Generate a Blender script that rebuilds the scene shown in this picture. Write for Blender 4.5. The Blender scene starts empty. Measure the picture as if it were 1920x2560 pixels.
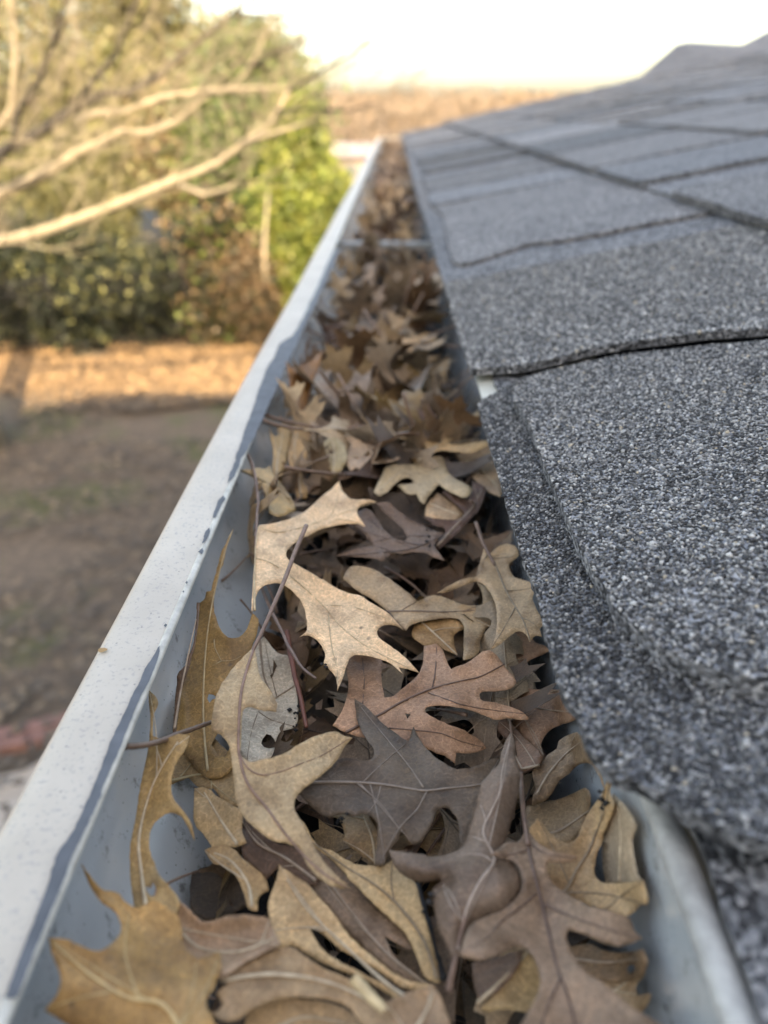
import bpy, math, random
import numpy as np
from mathutils import Vector, Matrix, Euler, noise as mnoise
from mathutils.geometry import delaunay_2d_cdt

random.seed(7)
rng = np.random.default_rng(7)
scene = bpy.context.scene
COL = scene.collection

# ------------------------------------------------------------------ camera
FPX = 1850.0                       # focal length in photograph pixels (1920 x 2560)
PITCH = math.atan(1010.0 / FPX)
YAW = math.radians(0.68)
CH = 0.15                          # camera height above the gutter lip (lip = z 0)
CAM = np.array([0.0, 0.0, CH])
cp, sp, cy, sy = math.cos(PITCH), math.sin(PITCH), math.cos(YAW), math.sin(YAW)
FWD = np.array([-sy * cp, cy * cp, -sp])
RGT = np.array([cy, sy, 0.0])
UPV = np.array([-sy * sp, cy * sp, cp])
cam_d = bpy.data.cameras.new('camera')
cam = bpy.data.objects.new('camera', cam_d)
COL.objects.link(cam)
cam.location = CAM
cam.rotation_euler = (math.pi / 2 - PITCH, 0, YAW)
cam_d.sensor_fit = 'VERTICAL'
cam_d.sensor_height = 36.0
cam_d.sensor_width = 27.0
cam_d.lens = FPX / 2560 * 36.0
cam_d.clip_start = 0.005
cam_d.clip_end = 2000
cam_d.dof.use_dof = True
cam_d.dof.focus_distance = 0.25
cam_d.dof.aperture_fstop = cam_d.lens / 3.5
scene.camera = cam

# ------------------------------------------------------------------ light
SUN_EL = math.radians(32)
SUN_AZ = math.radians(12)          # the sun stands behind the camera, a little to its right
world = bpy.data.worlds.new('World')
scene.world = world
world.use_nodes = True
wn = world.node_tree
bg = wn.nodes['Background']
sky = wn.nodes.new('ShaderNodeTexSky')
sky.sky_type = 'NISHITA'
sky.sun_disc = False
sky.sun_elevation = SUN_EL
sky.sun_rotation = math.pi - SUN_AZ
sky.dust_density = 3.8
sky.air_density = 1.0
sky.ozone_density = 1.0
wn.links.new(sky.outputs[0], bg.inputs[0])
bg.inputs[1].default_value = 0.15
sun_d = bpy.data.lights.new('sun', 'SUN')
sun = bpy.data.objects.new('sun', sun_d)
COL.objects.link(sun)
sun_d.energy = 3.8
sun_d.angle = math.radians(0.5)
sun_d.color = (1.0, 0.86, 0.66)
sd = Vector((-math.sin(SUN_AZ) * math.cos(SUN_EL), math.cos(SUN_AZ) * math.cos(SUN_EL), -math.sin(SUN_EL)))
sun.rotation_euler = sd.to_track_quat('-Z', 'Y').to_euler()
sun.location = (2, -6, 9)
vs = scene.view_settings
vs.view_transform = 'Standard'
vs.look = 'None'
vs.gamma = 1.0
vs.exposure = 2.68
vs.use_white_balance = True        # the phone balanced its picture for the blue open shade
vs.white_balance_temperature = 8200
vs.white_balance_tint = 10
scene.cycles.use_denoising = True
scene.cycles.max_bounces = 8
scene.cycles.diffuse_bounces = 4
scene.cycles.sample_clamp_indirect = 4

# ------------------------------------------------------------------ helpers
def ray(p):
    """photograph pixels (n,2) -> ray directions whose forward component is 1"""
    p = np.atleast_2d(np.asarray(p, float))
    return FWD + np.outer((p[:, 0] - 960) / FPX, RGT) + np.outer((1280 - p[:, 1]) / FPX, UPV)

def at_z(p, z):
    d = ray(p)
    t = (np.asarray(z) - CAM[2]) / d[:, 2]
    return CAM + d * t[:, None]

def at_y(px, py, y):
    d = ray([(px, py)])[0]
    return Vector(CAM + d * ((y - CAM[1]) / d[1]))

def add_obj(name, me, mat=None, parent=None, loc=None, color=None):
    o = bpy.data.objects.new(name, me)
    COL.objects.link(o)
    if parent is not None:
        o.parent = parent
    if loc is not None:
        o.location = loc
    if mat is not None and me is not None and len(me.materials) == 0:
        me.materials.append(mat)
    if color is not None:
        o.color = (*color, 1)
    return o

def mesh(name, v, f, smooth=True):
    me = bpy.data.meshes.new(name)
    me.from_pydata([tuple(map(float, p)) for p in v], [], [tuple(map(int, q)) for q in f])
    if smooth:
        me.polygons.foreach_set('use_smooth', [True] * len(me.polygons))
    me.update()
    return me

def fast_mesh(name, v, tris, smooth=False):
    """numpy arrays -> triangle mesh"""
    me = bpy.data.meshes.new(name)
    n, m = len(v), len(tris)
    me.vertices.add(n)
    me.vertices.foreach_set('co', np.asarray(v, np.float32).ravel())
    me.loops.add(m * 3)
    me.loops.foreach_set('vertex_index', np.asarray(tris, np.int32).ravel())
    me.polygons.add(m)
    me.polygons.foreach_set('loop_start', np.arange(0, m * 3, 3, dtype=np.int32))
    me.polygons.foreach_set('loop_total', np.full(m, 3, np.int32))
    if smooth:
        me.polygons.foreach_set('use_smooth', np.ones(m, bool))
    me.update()
    me.validate()
    return me

def thing(name, label, cat, loc=(0, 0, 0), group=None, kind=None):
    o = bpy.data.objects.new(name, None)
    COL.objects.link(o)
    o.empty_display_size = 0.02
    o.location = loc
    tag(o, label, cat, group, kind)
    return o

def tag(o, label=None, cat=None, group=None, kind=None):
    if label: o['label'] = label
    if cat: o['category'] = cat
    if group: o['group'] = group
    if kind: o['kind'] = kind
    return o

def prof_strip(pts, y0, y1, ny=2, wob=0.0, close=False):
    """an x-z profile swept along y"""
    v, f = [], []
    n = len(pts)
    for j in range(ny + 1):
        y = y0 + (y1 - y0) * (j / ny) ** 1.6
        wx = wob * mnoise.noise(Vector((y * 3.1, 0.3, 0)))
        wz = wob * 0.6 * mnoise.noise(Vector((y * 2.3, 7.3, 0)))
        for (x, z) in pts:
            v.append((x + wx, y, z + wz))
    m = n if close else n - 1
    for j in range(ny):
        for i in range(m):
            a = j * n + i; b = j * n + (i + 1) % n
            f.append((a, b, b + n, a + n))
    if close:
        f.append(tuple(range(n)))
        f.append(tuple(range(ny * n + n - 1, ny * n - 1, -1)))
    return v, f

def tube(path, radii, sides=6, cap=True):
    path = [Vector(p) for p in path]
    n = len(path)
    v, f = [], []
    ref = Vector((0.31, 0.17, 0.93))
    for i, p in enumerate(path):
        t = (path[min(i + 1, n - 1)] - path[max(i - 1, 0)])
        t = t.normalized() if t.length > 1e-9 else Vector((0, 1, 0))
        a = t.cross(ref)
        if a.length < 1e-3: a = t.cross(Vector((1, 0, 0)))
        a.normalize(); b = t.cross(a)
        r = radii[i] if hasattr(radii, '__len__') else radii
        for k in range(sides):
            w = 2 * math.pi * k / sides
            v.append(p + (a * math.cos(w) + b * math.sin(w)) * r)
    for i in range(n - 1):
        for k in range(sides):
            k2 = (k + 1) % sides
            f.append((i * sides + k, i * sides + k2, (i + 1) * sides + k2, (i + 1) * sides + k))
    if cap:
        f.append(tuple(range(sides - 1, -1, -1)))
        f.append(tuple((n - 1) * sides + k for k in range(sides)))
    return v, f

def join(parts):
    V, F = [], []
    for v, f in parts:
        o = len(V)
        V += list(v)
        F += [tuple(i + o for i in q) for q in f]
    return V, F

def box(x0, x1, y0, y1, z0, z1):
    v = [(x0, y0, z0), (x1, y0, z0), (x1, y1, z0), (x0, y1, z0), (x0, y0, z1), (x1, y0, z1), (x1, y1, z1), (x0, y1, z1)]
    f = [(0, 3, 2, 1), (4, 5, 6, 7), (0, 1, 5, 4), (1, 2, 6, 5), (2, 3, 7, 6), (3, 0, 4, 7)]
    return v, f

def smooth_path(pts, step, closed=False, sharp_deg=62, jitter=0.0):
    """Catmull-Rom through the points, but pointed where the polyline turns sharply"""
    P = [np.array(p, float) for p in pts]
    n = len(P)
    tang = []
    sharp = []
    for i in range(n):
        a = P[(i - 1) % n] if closed or i > 0 else P[i]
        b = P[(i + 1) % n] if closed or i < n - 1 else P[i]
        d1, d2 = P[i] - a, b - P[i]
        l1, l2 = np.linalg.norm(d1), np.linalg.norm(d2)
        if l1 > 0 and l2 > 0:
            ang = math.degrees(math.acos(max(-1, min(1, float(d1 @ d2) / (l1 * l2)))))
        else:
            ang = 0
        sharp.append(ang > sharp_deg)
        tang.append((b - a) * 0.5)
    out, tips = [], []
    for i in range(n if closed else n - 1):
        j = (i + 1) % n
        p0, p1 = P[i], P[j]
        L = np.linalg.norm(p1 - p0)
        if L < 1e-6: continue
        def clampt(t, s):
            if s: return (p1 - p0) * 0.6
            l = np.linalg.norm(t)
            return t * min(1.0, 1.1 * L / l) if l > 0 else t
        t0, t1 = clampt(tang[i], sharp[i]), clampt(tang[j], sharp[j])
        k = max(1, int(L / step))
        if sharp[i]: tips.append(len(out))
        for s in range(k):
            u = s / k
            h1 = 2 * u**3 - 3 * u**2 + 1; h2 = u**3 - 2 * u**2 + u
            h3 = -2 * u**3 + 3 * u**2; h4 = u**3 - u**2
            q = h1 * p0 + h2 * t0 + h3 * p1 + h4 * t1
            if jitter and s > 0:
                q = q + np.array([mnoise.noise(Vector((q[0] * .06, q[1] * .06, 3))), mnoise.noise(Vector((q[0] * .06, q[1] * .06, 9)))]) * jitter
            out.append(q)
    if not closed: out.append(P[-1])
    return np.array(out), tips

def inside(poly, pts):
    x, y = pts[:, 0], pts[:, 1]
    r = np.zeros(len(pts), bool)
    px, py = poly[:, 0], poly[:, 1]
    j = len(poly) - 1
    for i in range(len(poly)):
        c = (py[i] > y) != (py[j] > y)
        with np.errstate(divide='ignore', invalid='ignore'):
            xi = (px[j] - px[i]) * (y - py[i]) / (py[j] - py[i]) + px[i]
        r ^= c & (x < xi)
        j = i
    return r

def dist_poly(pts, poly, closed=True):
    """distance from points to a polyline"""
    a = poly if closed else poly[:-1]
    b = np.roll(poly, -1, axis=0) if closed else poly[1:]
    best = np.full(len(pts), 1e9)
    for p, q in zip(a, b):
        d = q - p
        l2 = float(d @ d) + 1e-12
        t = np.clip(((pts - p) @ d) / l2, 0, 1)
        best = np.minimum(best, np.linalg.norm(pts - (p + t[:, None] * d), axis=1))
    return best

def fill(outline, grid, extra=None):
    """triangulate a 2-D outline with interior points -> (points, triangles)"""
    lo, hi = outline.min(0), outline.max(0)
    gx = np.arange(lo[0] + grid / 2, hi[0], grid)
    gy = np.arange(lo[1] + grid / 2, hi[1], grid * 0.87)
    X, Y = np.meshgrid(gx, gy)
    X[1::2] += grid / 2
    G = np.stack([X.ravel(), Y.ravel()], 1) + rng.uniform(-.15, .15, (X.size, 2)) * grid
    if len(G):
        G = G[inside(outline, G)]
        if len(G): G = G[dist_poly(G, outline) > grid * 0.35]
    pts = np.concatenate([outline, G]) if len(G) else outline
    n = len(outline)
    r = delaunay_2d_cdt([Vector(p) for p in pts], [], [list(range(n))], 1, 1e-6)
    V = np.array([tuple(p) for p in r[0]])
    T = [tuple(t) for t in r[2] if len(t) == 3]
    return V, T

def neighbours(n, tris):
    T = np.array(tris)
    e = np.concatenate([T[:, [0, 1]], T[:, [1, 2]], T[:, [2, 0]]])
    e = np.concatenate([e, e[:, ::-1]])
    return e

def snoise(p, s, seed):
    return mnoise.noise(Vector((p[0] * s, p[1] * s, seed)))

# ------------------------------------------------------------------ materials
def mat(name):
    m = bpy.data.materials.new(name)
    m.use_nodes = True
    nt = m.node_tree
    return m, nt, nt.nodes['Principled BSDF'], nt.nodes['Material Output']

def N(nt, t, **kw):
    n = nt.nodes.new(t)
    for k, v in kw.items(): setattr(n, k, v)
    return n

def ramp(nt, src, stops, interp='LINEAR'):
    r = N(nt, 'ShaderNodeValToRGB')
    r.color_ramp.interpolation = interp
    el = r.color_ramp.elements
    while len(el) < len(stops): el.new(0.5)
    for e, (p, c) in zip(el, stops):
        e.position = p
        e.color = c if len(c) == 4 else (*c, 1)
    nt.links.new(src, r.inputs[0])
    return r

def mixc(nt, fac, a, b, mode='MIX'):
    m = N(nt, 'ShaderNodeMix', data_type='RGBA', blend_type=mode)
    for idx, s in ((0, fac), (6, a), (7, b)):
        if hasattr(s, 'is_linked') or hasattr(s, 'links'):
            nt.links.new(s, m.inputs[idx])
        elif idx == 0:
            m.inputs[0].default_value = s
        else:
            m.inputs[idx].default_value = (*s, 1) if len(s) == 3 else s
    return m.outputs[2]

def noise_tex(nt, vec, scale, detail=4, rough=0.6):
    t = N(nt, 'ShaderNodeTexNoise')
    t.inputs['Scale'].default_value = scale
    t.inputs['Detail'].default_value = detail
    t.inputs['Roughness'].default_value = rough
    if vec is not None: nt.links.new(vec, t.inputs['Vector'])
    return t

def simple_mat(name, color, rough=0.6, var=0.25, scale=30, metallic=0.0, spec=0.5, bump=0.0):
    m, nt, b, o = mat(name)
    tc = N(nt, 'ShaderNodeTexCoord')
    t = noise_tex(nt, tc.outputs['Object'], scale, 5)
    lo = tuple(c * (1 - var) for c in color); hi = tuple(min(1, c * (1 + var)) for c in color)
    r = ramp(nt, t.outputs[0], [(0.3, lo), (0.7, hi)])
    nt.links.new(r.outputs[0], b.inputs['Base Color'])
    b.inputs['Roughness'].default_value = rough
    b.inputs['Metallic'].default_value = metallic
    b.inputs['Specular IOR Level'].default_value = spec
    if bump:
        bp = N(nt, 'ShaderNodeBump'); bp.inputs['Strength'].default_value = bump; bp.inputs['Distance'].default_value = 0.002
        nt.links.new(t.outputs[0], bp.inputs['Height']); nt.links.new(bp.outputs[0], b.inputs['Normal'])
    return m

def leaf_material():
    """dry oak leaf: the object's own colour with blotches, a fine vein net and dark flecks"""
    m, nt, b, out = mat('dry_leaf')
    oi = N(nt, 'ShaderNodeObjectInfo')
    tc = N(nt, 'ShaderNodeTexCoord')
    add = N(nt, 'ShaderNodeVectorMath', operation='ADD')
    mul = N(nt, 'ShaderNodeMath', operation='MULTIPLY'); mul.inputs[1].default_value = 7.3
    nt.links.new(oi.outputs['Random'], mul.inputs[0])
    nt.links.new(tc.outputs['Object'], add.inputs[0]); nt.links.new(mul.outputs[0], add.inputs[1])
    P = add.outputs[0]
    blot = noise_tex(nt, P, 60, 5, 0.6)
    c1 = mixc(nt, 1.0, oi.outputs['Color'], ramp(nt, blot.outputs[0], [(0.28, (.48, .42, .36)), (0.5, (1, 1, 1)), (0.74, (1.38, 1.32, 1.25))]).outputs[0], 'MULTIPLY')
    # greyish weathered film
    film = noise_tex(nt, P, 28, 6, 0.7)
    c2 = mixc(nt, ramp(nt, film.outputs[0], [(0.52, (0, 0, 0)), (0.74, (.16, .16, .16))]).outputs[0], c1, (.30, .265, .225))
    # fine grain
    fine = noise_tex(nt, P, 900, 3, 0.7)
    c3 = mixc(nt, 1.0, c2, ramp(nt, fine.outputs[0], [(0.3, (.74, .72, .70)), (0.7, (1.22, 1.22, 1.22))]).outputs[0], 'MULTIPLY')
    # vein net, two scales, warped
    wv = noise_tex(nt, P, 160, 2)
    wadd = N(nt, 'ShaderNodeVectorMath', operation='MULTIPLY_ADD')
    nt.links.new(wv.outputs['Color'], wadd.inputs[0]); wadd.inputs[1].default_value = (.003, .003, .003); nt.links.new(P, wadd.inputs[2])
    def net(scale, w):
        v = N(nt, 'ShaderNodeTexVoronoi', feature='DISTANCE_TO_EDGE')
        v.inputs['Scale'].default_value = scale
        nt.links.new(wadd.outputs[0], v.inputs['Vector'])
        return ramp(nt, v.outputs['Distance'], [(0.0, (1, 1, 1)), (w, (0, 0, 0))])
    n1 = net(420, 0.05); n2 = net(900, 0.07)
    lite = mixc(nt, 1.0, c3, (1.75, 1.7, 1.65), 'MULTIPLY')
    c4 = mixc(nt, 0.0, c3, lite)
    mx = c4.node
    f = N(nt, 'ShaderNodeMath', operation='MULTIPLY'); f.inputs[1].default_value = 0.6
    nt.links.new(n1.outputs[0], f.inputs[0]); nt.links.new(f.outputs[0], mx.inputs[0])
    # dark flecks and tiny fungal dots
    fl = N(nt, 'ShaderNodeTexVoronoi'); fl.inputs['Scale'].default_value = 150
    nt.links.new(P, fl.inputs['Vector'])
    gate = noise_tex(nt, P, 45, 2)
    g = N(nt, 'ShaderNodeMath', operation='MULTIPLY')
    nt.links.new(ramp(nt, fl.outputs['Distance'], [(0.10, (1, 1, 1)), (0.17, (0, 0, 0))]).outputs[0], g.inputs[0])
    nt.links.new(ramp(nt, gate.outputs[0], [(0.56, (0, 0, 0)), (0.64, (.75, .75, .75))]).outputs[0], g.inputs[1])
    c5 = mixc(nt, g.outputs[0], c4, (.035, .026, .02))
    nt.links.new(c5, b.inputs['Base Color'])
    b.inputs['Roughness'].default_value = 0.46
    b.inputs['Specular IOR Level'].default_value = 0.32
    # relief
    hs = N(nt, 'ShaderNodeMath', operation='MULTIPLY_ADD'); hs.inputs[1].default_value = 0.5
    nt.links.new(n2.outputs[0], hs.inputs[0]); nt.links.new(n1.outputs[0], hs.inputs[2])
    hs2 = N(nt, 'ShaderNodeMath', operation='MULTIPLY_ADD'); hs2.inputs[1].default_value = 1.3
    nt.links.new(fine.outputs[0], hs2.inputs[0]); nt.links.new(hs.outputs[0], hs2.inputs[2])
    bp = N(nt, 'ShaderNodeBump'); bp.inputs['Strength'].default_value = 0.35; bp.inputs['Distance'].default_value = 0.0003
    nt.links.new(hs2.outputs[0], bp.inputs['Height']); nt.links.new(bp.outputs[0], b.inputs['Normal'])
    # a little light passes through
    tr = N(nt, 'ShaderNodeBsdfTranslucent')
    nt.links.new(c5, tr.inputs[0])
    ms = N(nt, 'ShaderNodeMixShader'); ms.inputs[0].default_value = 0.09
    nt.links.new(b.outputs[0], ms.inputs[1]); nt.links.new(tr.outputs[0], ms.inputs[2])
    nt.links.new(ms.outputs[0], out.inputs[0])
    return m

def vein_material():
    m, nt, b, out = mat('leaf_vein')
    oi = N(nt, 'ShaderNodeObjectInfo')
    tc = N(nt, 'ShaderNodeTexCoord')
    t = noise_tex(nt, tc.outputs['Object'], 300, 3)
    c = mixc(nt, 1.0, oi.outputs['Color'], ramp(nt, t.outputs[0], [(0.3, (.7, .66, .62)), (0.7, (1.2, 1.2, 1.2))]).outputs[0], 'MULTIPLY')
    nt.links.new(c, b.inputs['Base Color'])
    b.inputs['Roughness'].default_value = 0.5
    return m

M_LEAF = leaf_material()
M_VEIN = vein_material()

def paint_material():
    """cream factory paint, weathered: soot specks and faint streaks"""
    m, nt, b, out = mat('cream_paint')
    tc = N(nt, 'ShaderNodeTexCoord')
    P = tc.outputs['Object']
    a = noise_tex(nt, P, 25, 6, 0.65)
    base = ramp(nt, a.outputs[0], [(0.3, (.40, .35, .285)), (0.7, (.50, .445, .37))]).outputs[0]
    sp_ = noise_tex(nt, P, 700, 3, 0.6)
    gate = noise_tex(nt, P, 18, 3)
    c = mixc(nt, ramp(nt, sp_.outputs[0], [(0.56, (0, 0, 0)), (0.66, (.6, .6, .6))]).outputs[0], base, (.25, .24, .24))
    c = mixc(nt, ramp(nt, gate.outputs[0], [(0.42, (0, 0, 0)), (0.7, (.35, .35, .35))]).outputs[0], c, (.33, .29, .245))
    v = N(nt, 'ShaderNodeTexVoronoi'); v.inputs['Scale'].default_value = 260
    nt.links.new(P, v.inputs['Vector'])
    c = mixc(nt, ramp(nt, v.outputs['Distance'], [(0.06, (.8, .8, .8)), (0.11, (0, 0, 0))]).outputs[0], c, (.16, .155, .16))
    nt.links.new(c, b.inputs['Base Color'])
    b.inputs['Roughness'].default_value = 0.5
    bp = N(nt, 'ShaderNodeBump'); bp.inputs['Strength'].default_value = 0.15; bp.inputs['Distance'].default_value = 0.0004
    nt.links.new(sp_.outputs[0], bp.inputs['Height']); nt.links.new(bp.outputs[0], b.inputs['Normal'])
    return m

def inner_metal():
    """inside of the trough: pale coated aluminium with soft sheen and specks"""
    m, nt, b, out = mat('coated_aluminium')
    tc = N(nt, 'ShaderNodeTexCoord')
    P = tc.outputs['Object']
    a = noise_tex(nt, P, 40, 6, 0.65)
    base = ramp(nt, a.outputs[0], [(0.3, (.74, .80, .82)), (0.7, (.84, .88, .89))]).outputs[0]
    v = N(nt, 'ShaderNodeTexVoronoi'); v.inputs['Scale'].default_value = 420
    nt.links.new(P, v.inputs['Vector'])
    c = mixc(nt, ramp(nt, v.outputs['Distance'], [(0.07, (.8, .8, .8)), (0.13, (0, 0, 0))]).outputs[0], base, (.2, .19, .18))
    st = noise_tex(nt, P, 9, 4, 0.7)
    c = mixc(nt, ramp(nt, st.outputs[0], [(0.50, (0, 0, 0)), (0.74, (.5, .5, .5))]).outputs[0], c, (.36, .37, .36))
    gs = noise_tex(nt, P, 110, 5, .75)
    c = mixc(nt, ramp(nt, gs.outputs[0], [(0.58, (0, 0, 0)), (0.70, (.7, .7, .7))]).outputs[0], c, (.17, .15, .125))
    nt.links.new(c, b.inputs['Base Color'])
    b.inputs['Metallic'].default_value = 0.6
    b.inputs['Roughness'].default_value = 0.22
    bp = N(nt, 'ShaderNodeBump'); bp.inputs['Strength'].default_value = 0.2; bp.inputs['Distance'].default_value = 0.002
    nt.links.new(noise_tex(nt, P, 55, 2).outputs[0], bp.inputs['Height']); nt.links.new(bp.outputs[0], b.inputs['Normal'])
    return m

M_PAINT = paint_material()
M_INNER = inner_metal()
M_BARE = simple_mat('bare_metal', (.092, .098, .108), 0.6, 0.2, 120, metallic=0.0, spec=.2)
M_BEAD = simple_mat('lip_bead', (.42, .40, .35), 0.45, 0.25, 200)
M_STRAP = simple_mat('dull_strap', (.22, .22, .215), .6, .3, 60)
M_HUMUS = simple_mat('wet_humus', (.012, .010, .009), 0.8, 0.6, 200, bump=0.6)

def shingle_material(granules=False):
    m, nt, b, out = mat('granule' if granules else 'asphalt_shingle')
    tc = N(nt, 'ShaderNodeTexCoord')
    P = tc.outputs['Object']
    oi = N(nt, 'ShaderNodeObjectInfo')
    if granules:
        at = N(nt, 'ShaderNodeAttribute', attribute_name='gcol')
        col = at.outputs['Color']
        nt.links.new(col, b.inputs['Base Color'])
        b.inputs['Roughness'].default_value = 0.55
        b.inputs['Specular IOR Level'].default_value = 0.45
        return m
    v = N(nt, 'ShaderNodeTexVoronoi'); v.inputs['Scale'].default_value = 640
    nt.links.new(P, v.inputs['Vector'])
    sep = N(nt, 'ShaderNodeSeparateColor'); nt.links.new(v.outputs['Color'], sep.inputs[0])
    g = ramp(nt, sep.outputs[0], [(0.0, (.026, .026, .026)), (0.28, (.06, .06, .06)), (0.42, (.125, .125, .124)), (0.7, (.19, .19, .188)), (0.88, (.28, .28, .275)), (1.0, (.41, .395, .37))])
    big = noise_tex(nt, P, 14, 5, 0.6)
    c = mixc(nt, 1.0, g.outputs[0], ramp(nt, big.outputs[0], [(0.3, (.78, .78, .80)), (0.7, (1.2, 1.2, 1.2))]).outputs[0], 'MULTIPLY')
    c = mixc(nt, 1.0, c, oi.outputs['Color'], 'MULTIPLY')
    nt.links.new(c, b.inputs['Base Color'])
    b.inputs['Roughness'].default_value = 0.85
    b.inputs['Specular IOR Level'].default_value = 0.2
    bp = N(nt, 'ShaderNodeBump'); bp.inputs['Strength'].default_value = 0.8; bp.inputs['Distance'].default_value = 0.0012
    inv = N(nt, 'ShaderNodeMath', operation='SUBTRACT'); inv.inputs[0].default_value = 1.0
    nt.links.new(v.outputs['Distance'], inv.inputs[1])
    nt.links.new(inv.outputs[0], bp.inputs['Height']); nt.links.new(bp.outputs[0], b.inputs['Normal'])
    return m

M_SHINGLE = shingle_material()
M_GRAN = shingle_material(True)

# ------------------------------------------------------------------ rain gutter
Y0, YEND = -0.35, 4.75
LIP_O, LIP_I = -0.0937, -0.0719
BACK = 0.0605
gutter = thing('rain_gutter', 'cream painted metal gutter full of brown oak leaves along the roof edge', 'gutter')
NY = 60
lip = [(-.0905, -.0135), (-.0930, -.0125), (-.0940, -.006), (-.0934, -.0018), (-.0915, -.0002), (-.085, .0002), (-.0775, -.0001), (LIP_I - .0008, -.0004)]
add_obj('front_lip', mesh('front_lip', *prof_strip(lip, Y0, YEND, NY, .0012)), M_PAINT, gutter)
bead = [(LIP_I - .0013 + .0015 * math.cos(a), -.0012 + .0015 * math.sin(a)) for a in [2 * math.pi * k / 8 for k in range(8)]]
add_obj('lip_edge', mesh('lip_edge', *prof_strip(bead, Y0, YEND, NY, .0012, close=True)), M_BEAD, gutter)
WALL = [(-.0738, -.0012), (-.0768, -.006), (-.0785, -.013), (-.0778, -.021), (-.0745, -.029), (-.069, -.037), (-.0625, -.045), (-.0575, -.053), (-.0550, -.062), (-.0545, -.075), (-.0540, -.098), (-.052, -.1005)]
def wall_x(z):
    xs = [p[0] for p in WALL][::-1]; zs = [p[1] for p in WALL][::-1]
    return np.interp(z, zs, xs)
trough = WALL + [(0, -.1015), (BACK - .003, -.1005), (BACK, -.098), (BACK + .0003, -.05), (BACK, -.02), (BACK, .006)]
add_obj('trough', mesh('trough', *prof_strip(trough, Y0, YEND, NY, .0010)), M_INNER, gutter)
face = [(-.0905, -.0135), (-.0912, -.022), (-.088, -.034), (-.079, -.046), (-.068, -.056), (-.0600, -.066), (-.0575, -.080), (-.0570, -.103), (.0, -.1035), (.062, -.1035), (.0625, .006)]
add_obj('outer_face', mesh('outer_face', *prof_strip(face, Y0, YEND, NY, .0012)), M_PAINT, gutter)
rim = [(BACK + .0016 + .0036 * math.cos(a), .0075 + .0030 * math.sin(a)) for a in [2 * math.pi * k / 12 for k in range(12)]]
add_obj('back_rim', mesh('back_rim', *prof_strip(rim, Y0, YEND, NY, .0012, close=True)), simple_mat('dirty_rim_paint', (.30, .295, .275), .6, .35, 140, bump=.3), gutter)
add_obj('end_cap', mesh('end_cap', *box(LIP_O + .002, BACK + .004, YEND - .001, YEND + .0015, -.103, .004), smooth=False), M_PAINT, gutter)

def px_patch(name, pts, z, mat_, parent, step=7, jit=3.0):
    o2, _ = smooth_path(pts, step, closed=True, sharp_deg=100, jitter=jit)
    V, T = fill(o2, 40)
    W = at_z(V, np.full(len(V), z))
    for w in W:
        w[0] += .0012 * mnoise.noise(Vector((w[1] * 3.1, .3, 0)))
        w[2] += .00072 * mnoise.noise(Vector((w[1] * 2.3, 7.3, 0)))
    T = [t if np.cross(W[t[1]] - W[t[0]], W[t[2]] - W[t[0]])[2] > 0 else t[::-1] for t in T]
    return add_obj(name, mesh(name, W, T), mat_, parent)

def crop(x0, y0, s):
    return lambda pts: [(x0 + x / s, y0 + y / s) for x, y in pts]
cA = crop(400, 1150, 2.765); cB = crop(900, 1300, 2.765); cC = crop(500, 1800, 2.765); cD = crop(1050, 1900, 2.37)
cE = crop(0, 1500, 2.765); cF = crop(600, 850, 4.1475); cG = crop(900, 950, 4.1475); cI = crop(0, 2000, 2.37); cK = crop(0, 1700, 1.728)
cL = crop(0, 0, 1.728); cS = lambda pts: [(x * 1.1573, y * 1.1573) for x, y in pts]      # whole picture as displayed
c3 = crop(0, 850, 1.728); c5 = crop(960, 850, 1.728); c7 = crop(960, 1700, 1.728); cH = crop(1350, 1600, 2.3035)

# paint worn off to grey metal along the inner edge of the lip
px_patch('bare_patch', cF([(-20, 1330), (5, 1255), (90, 1140), (180, 960), (300, 700), (400, 480), (470, 300), (560, 120), (700, -200), (900, -640), (1050, -960), (960, -900), (740, -420), (560, -60), (420, 40), (370, 170), (290, 300), (240, 430), (180, 590), (130, 750), (80, 880), (30, 1020), (0, 1120), (-40, 1230)]), .0006, M_BARE, gutter, 5, 3)
px_patch('bare_patch', cE([(1096, 320), (1040, 410), (990, 480), (960, 560), (910, 650), (870, 740), (800, 880), (740, 1010), (680, 1180), (630, 1300), (560, 1460), (480, 1620), (380, 1760), (330, 1930), (250, 2150), (150, 2400), (20, 2750), (100, 2750), (230, 2420), (330, 2180), (420, 1960), (480, 1790), (570, 1600), (660, 1410), (720, 1240), (800, 1070), (870, 890), (930, 740), (990, 620), (1040, 520), (1090, 380)]), .0006, M_BARE, gutter, 7, 3)
for pts in ([(440, 245), (455, 275), (420, 330), (385, 400), (368, 405), (375, 360), (400, 290)], [(345, 475), (345, 500), (315, 560), (292, 585), (300, 530), (325, 485)],
            [(530, 0), (565, 5), (545, 60), (505, 130), (475, 170), (480, 110), (505, 60)], [(290, 612), (300, 630), (285, 655), (272, 645), (258, 640), (275, 625)],
            [(180, 840), (188, 850), (178, 862), (170, 852)], [(155, 905), (163, 912), (156, 922), (149, 914)], [(28, 1135), (42, 1142), (30, 1160), (18, 1150)]):
    px_patch('bare_patch', cA(pts), .0006, M_BARE, gutter, 3, 3)
px_patch('rust_spot', cE([(670, 345), (700, 335), (735, 340), (715, 360), (680, 368)]), .0006, simple_mat('rust', (.30, .18, .07), .7), gutter, 4, 3)
# hanger straps across the trough
for (hy, ok) in ((1.06, 1),):
    v, f = join([box(LIP_I - .004, BACK, hy, hy + .020, -.0135, -.0118), box(LIP_I - .004, BACK, hy - .0016, hy, -.0185, -.0116), box(-.035, -.028, hy + .004, hy + .011, -.0118, -.0095)])
    add_obj('hanger_strap', mesh('hanger_strap', v, f, False), M_STRAP, gutter)

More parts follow.
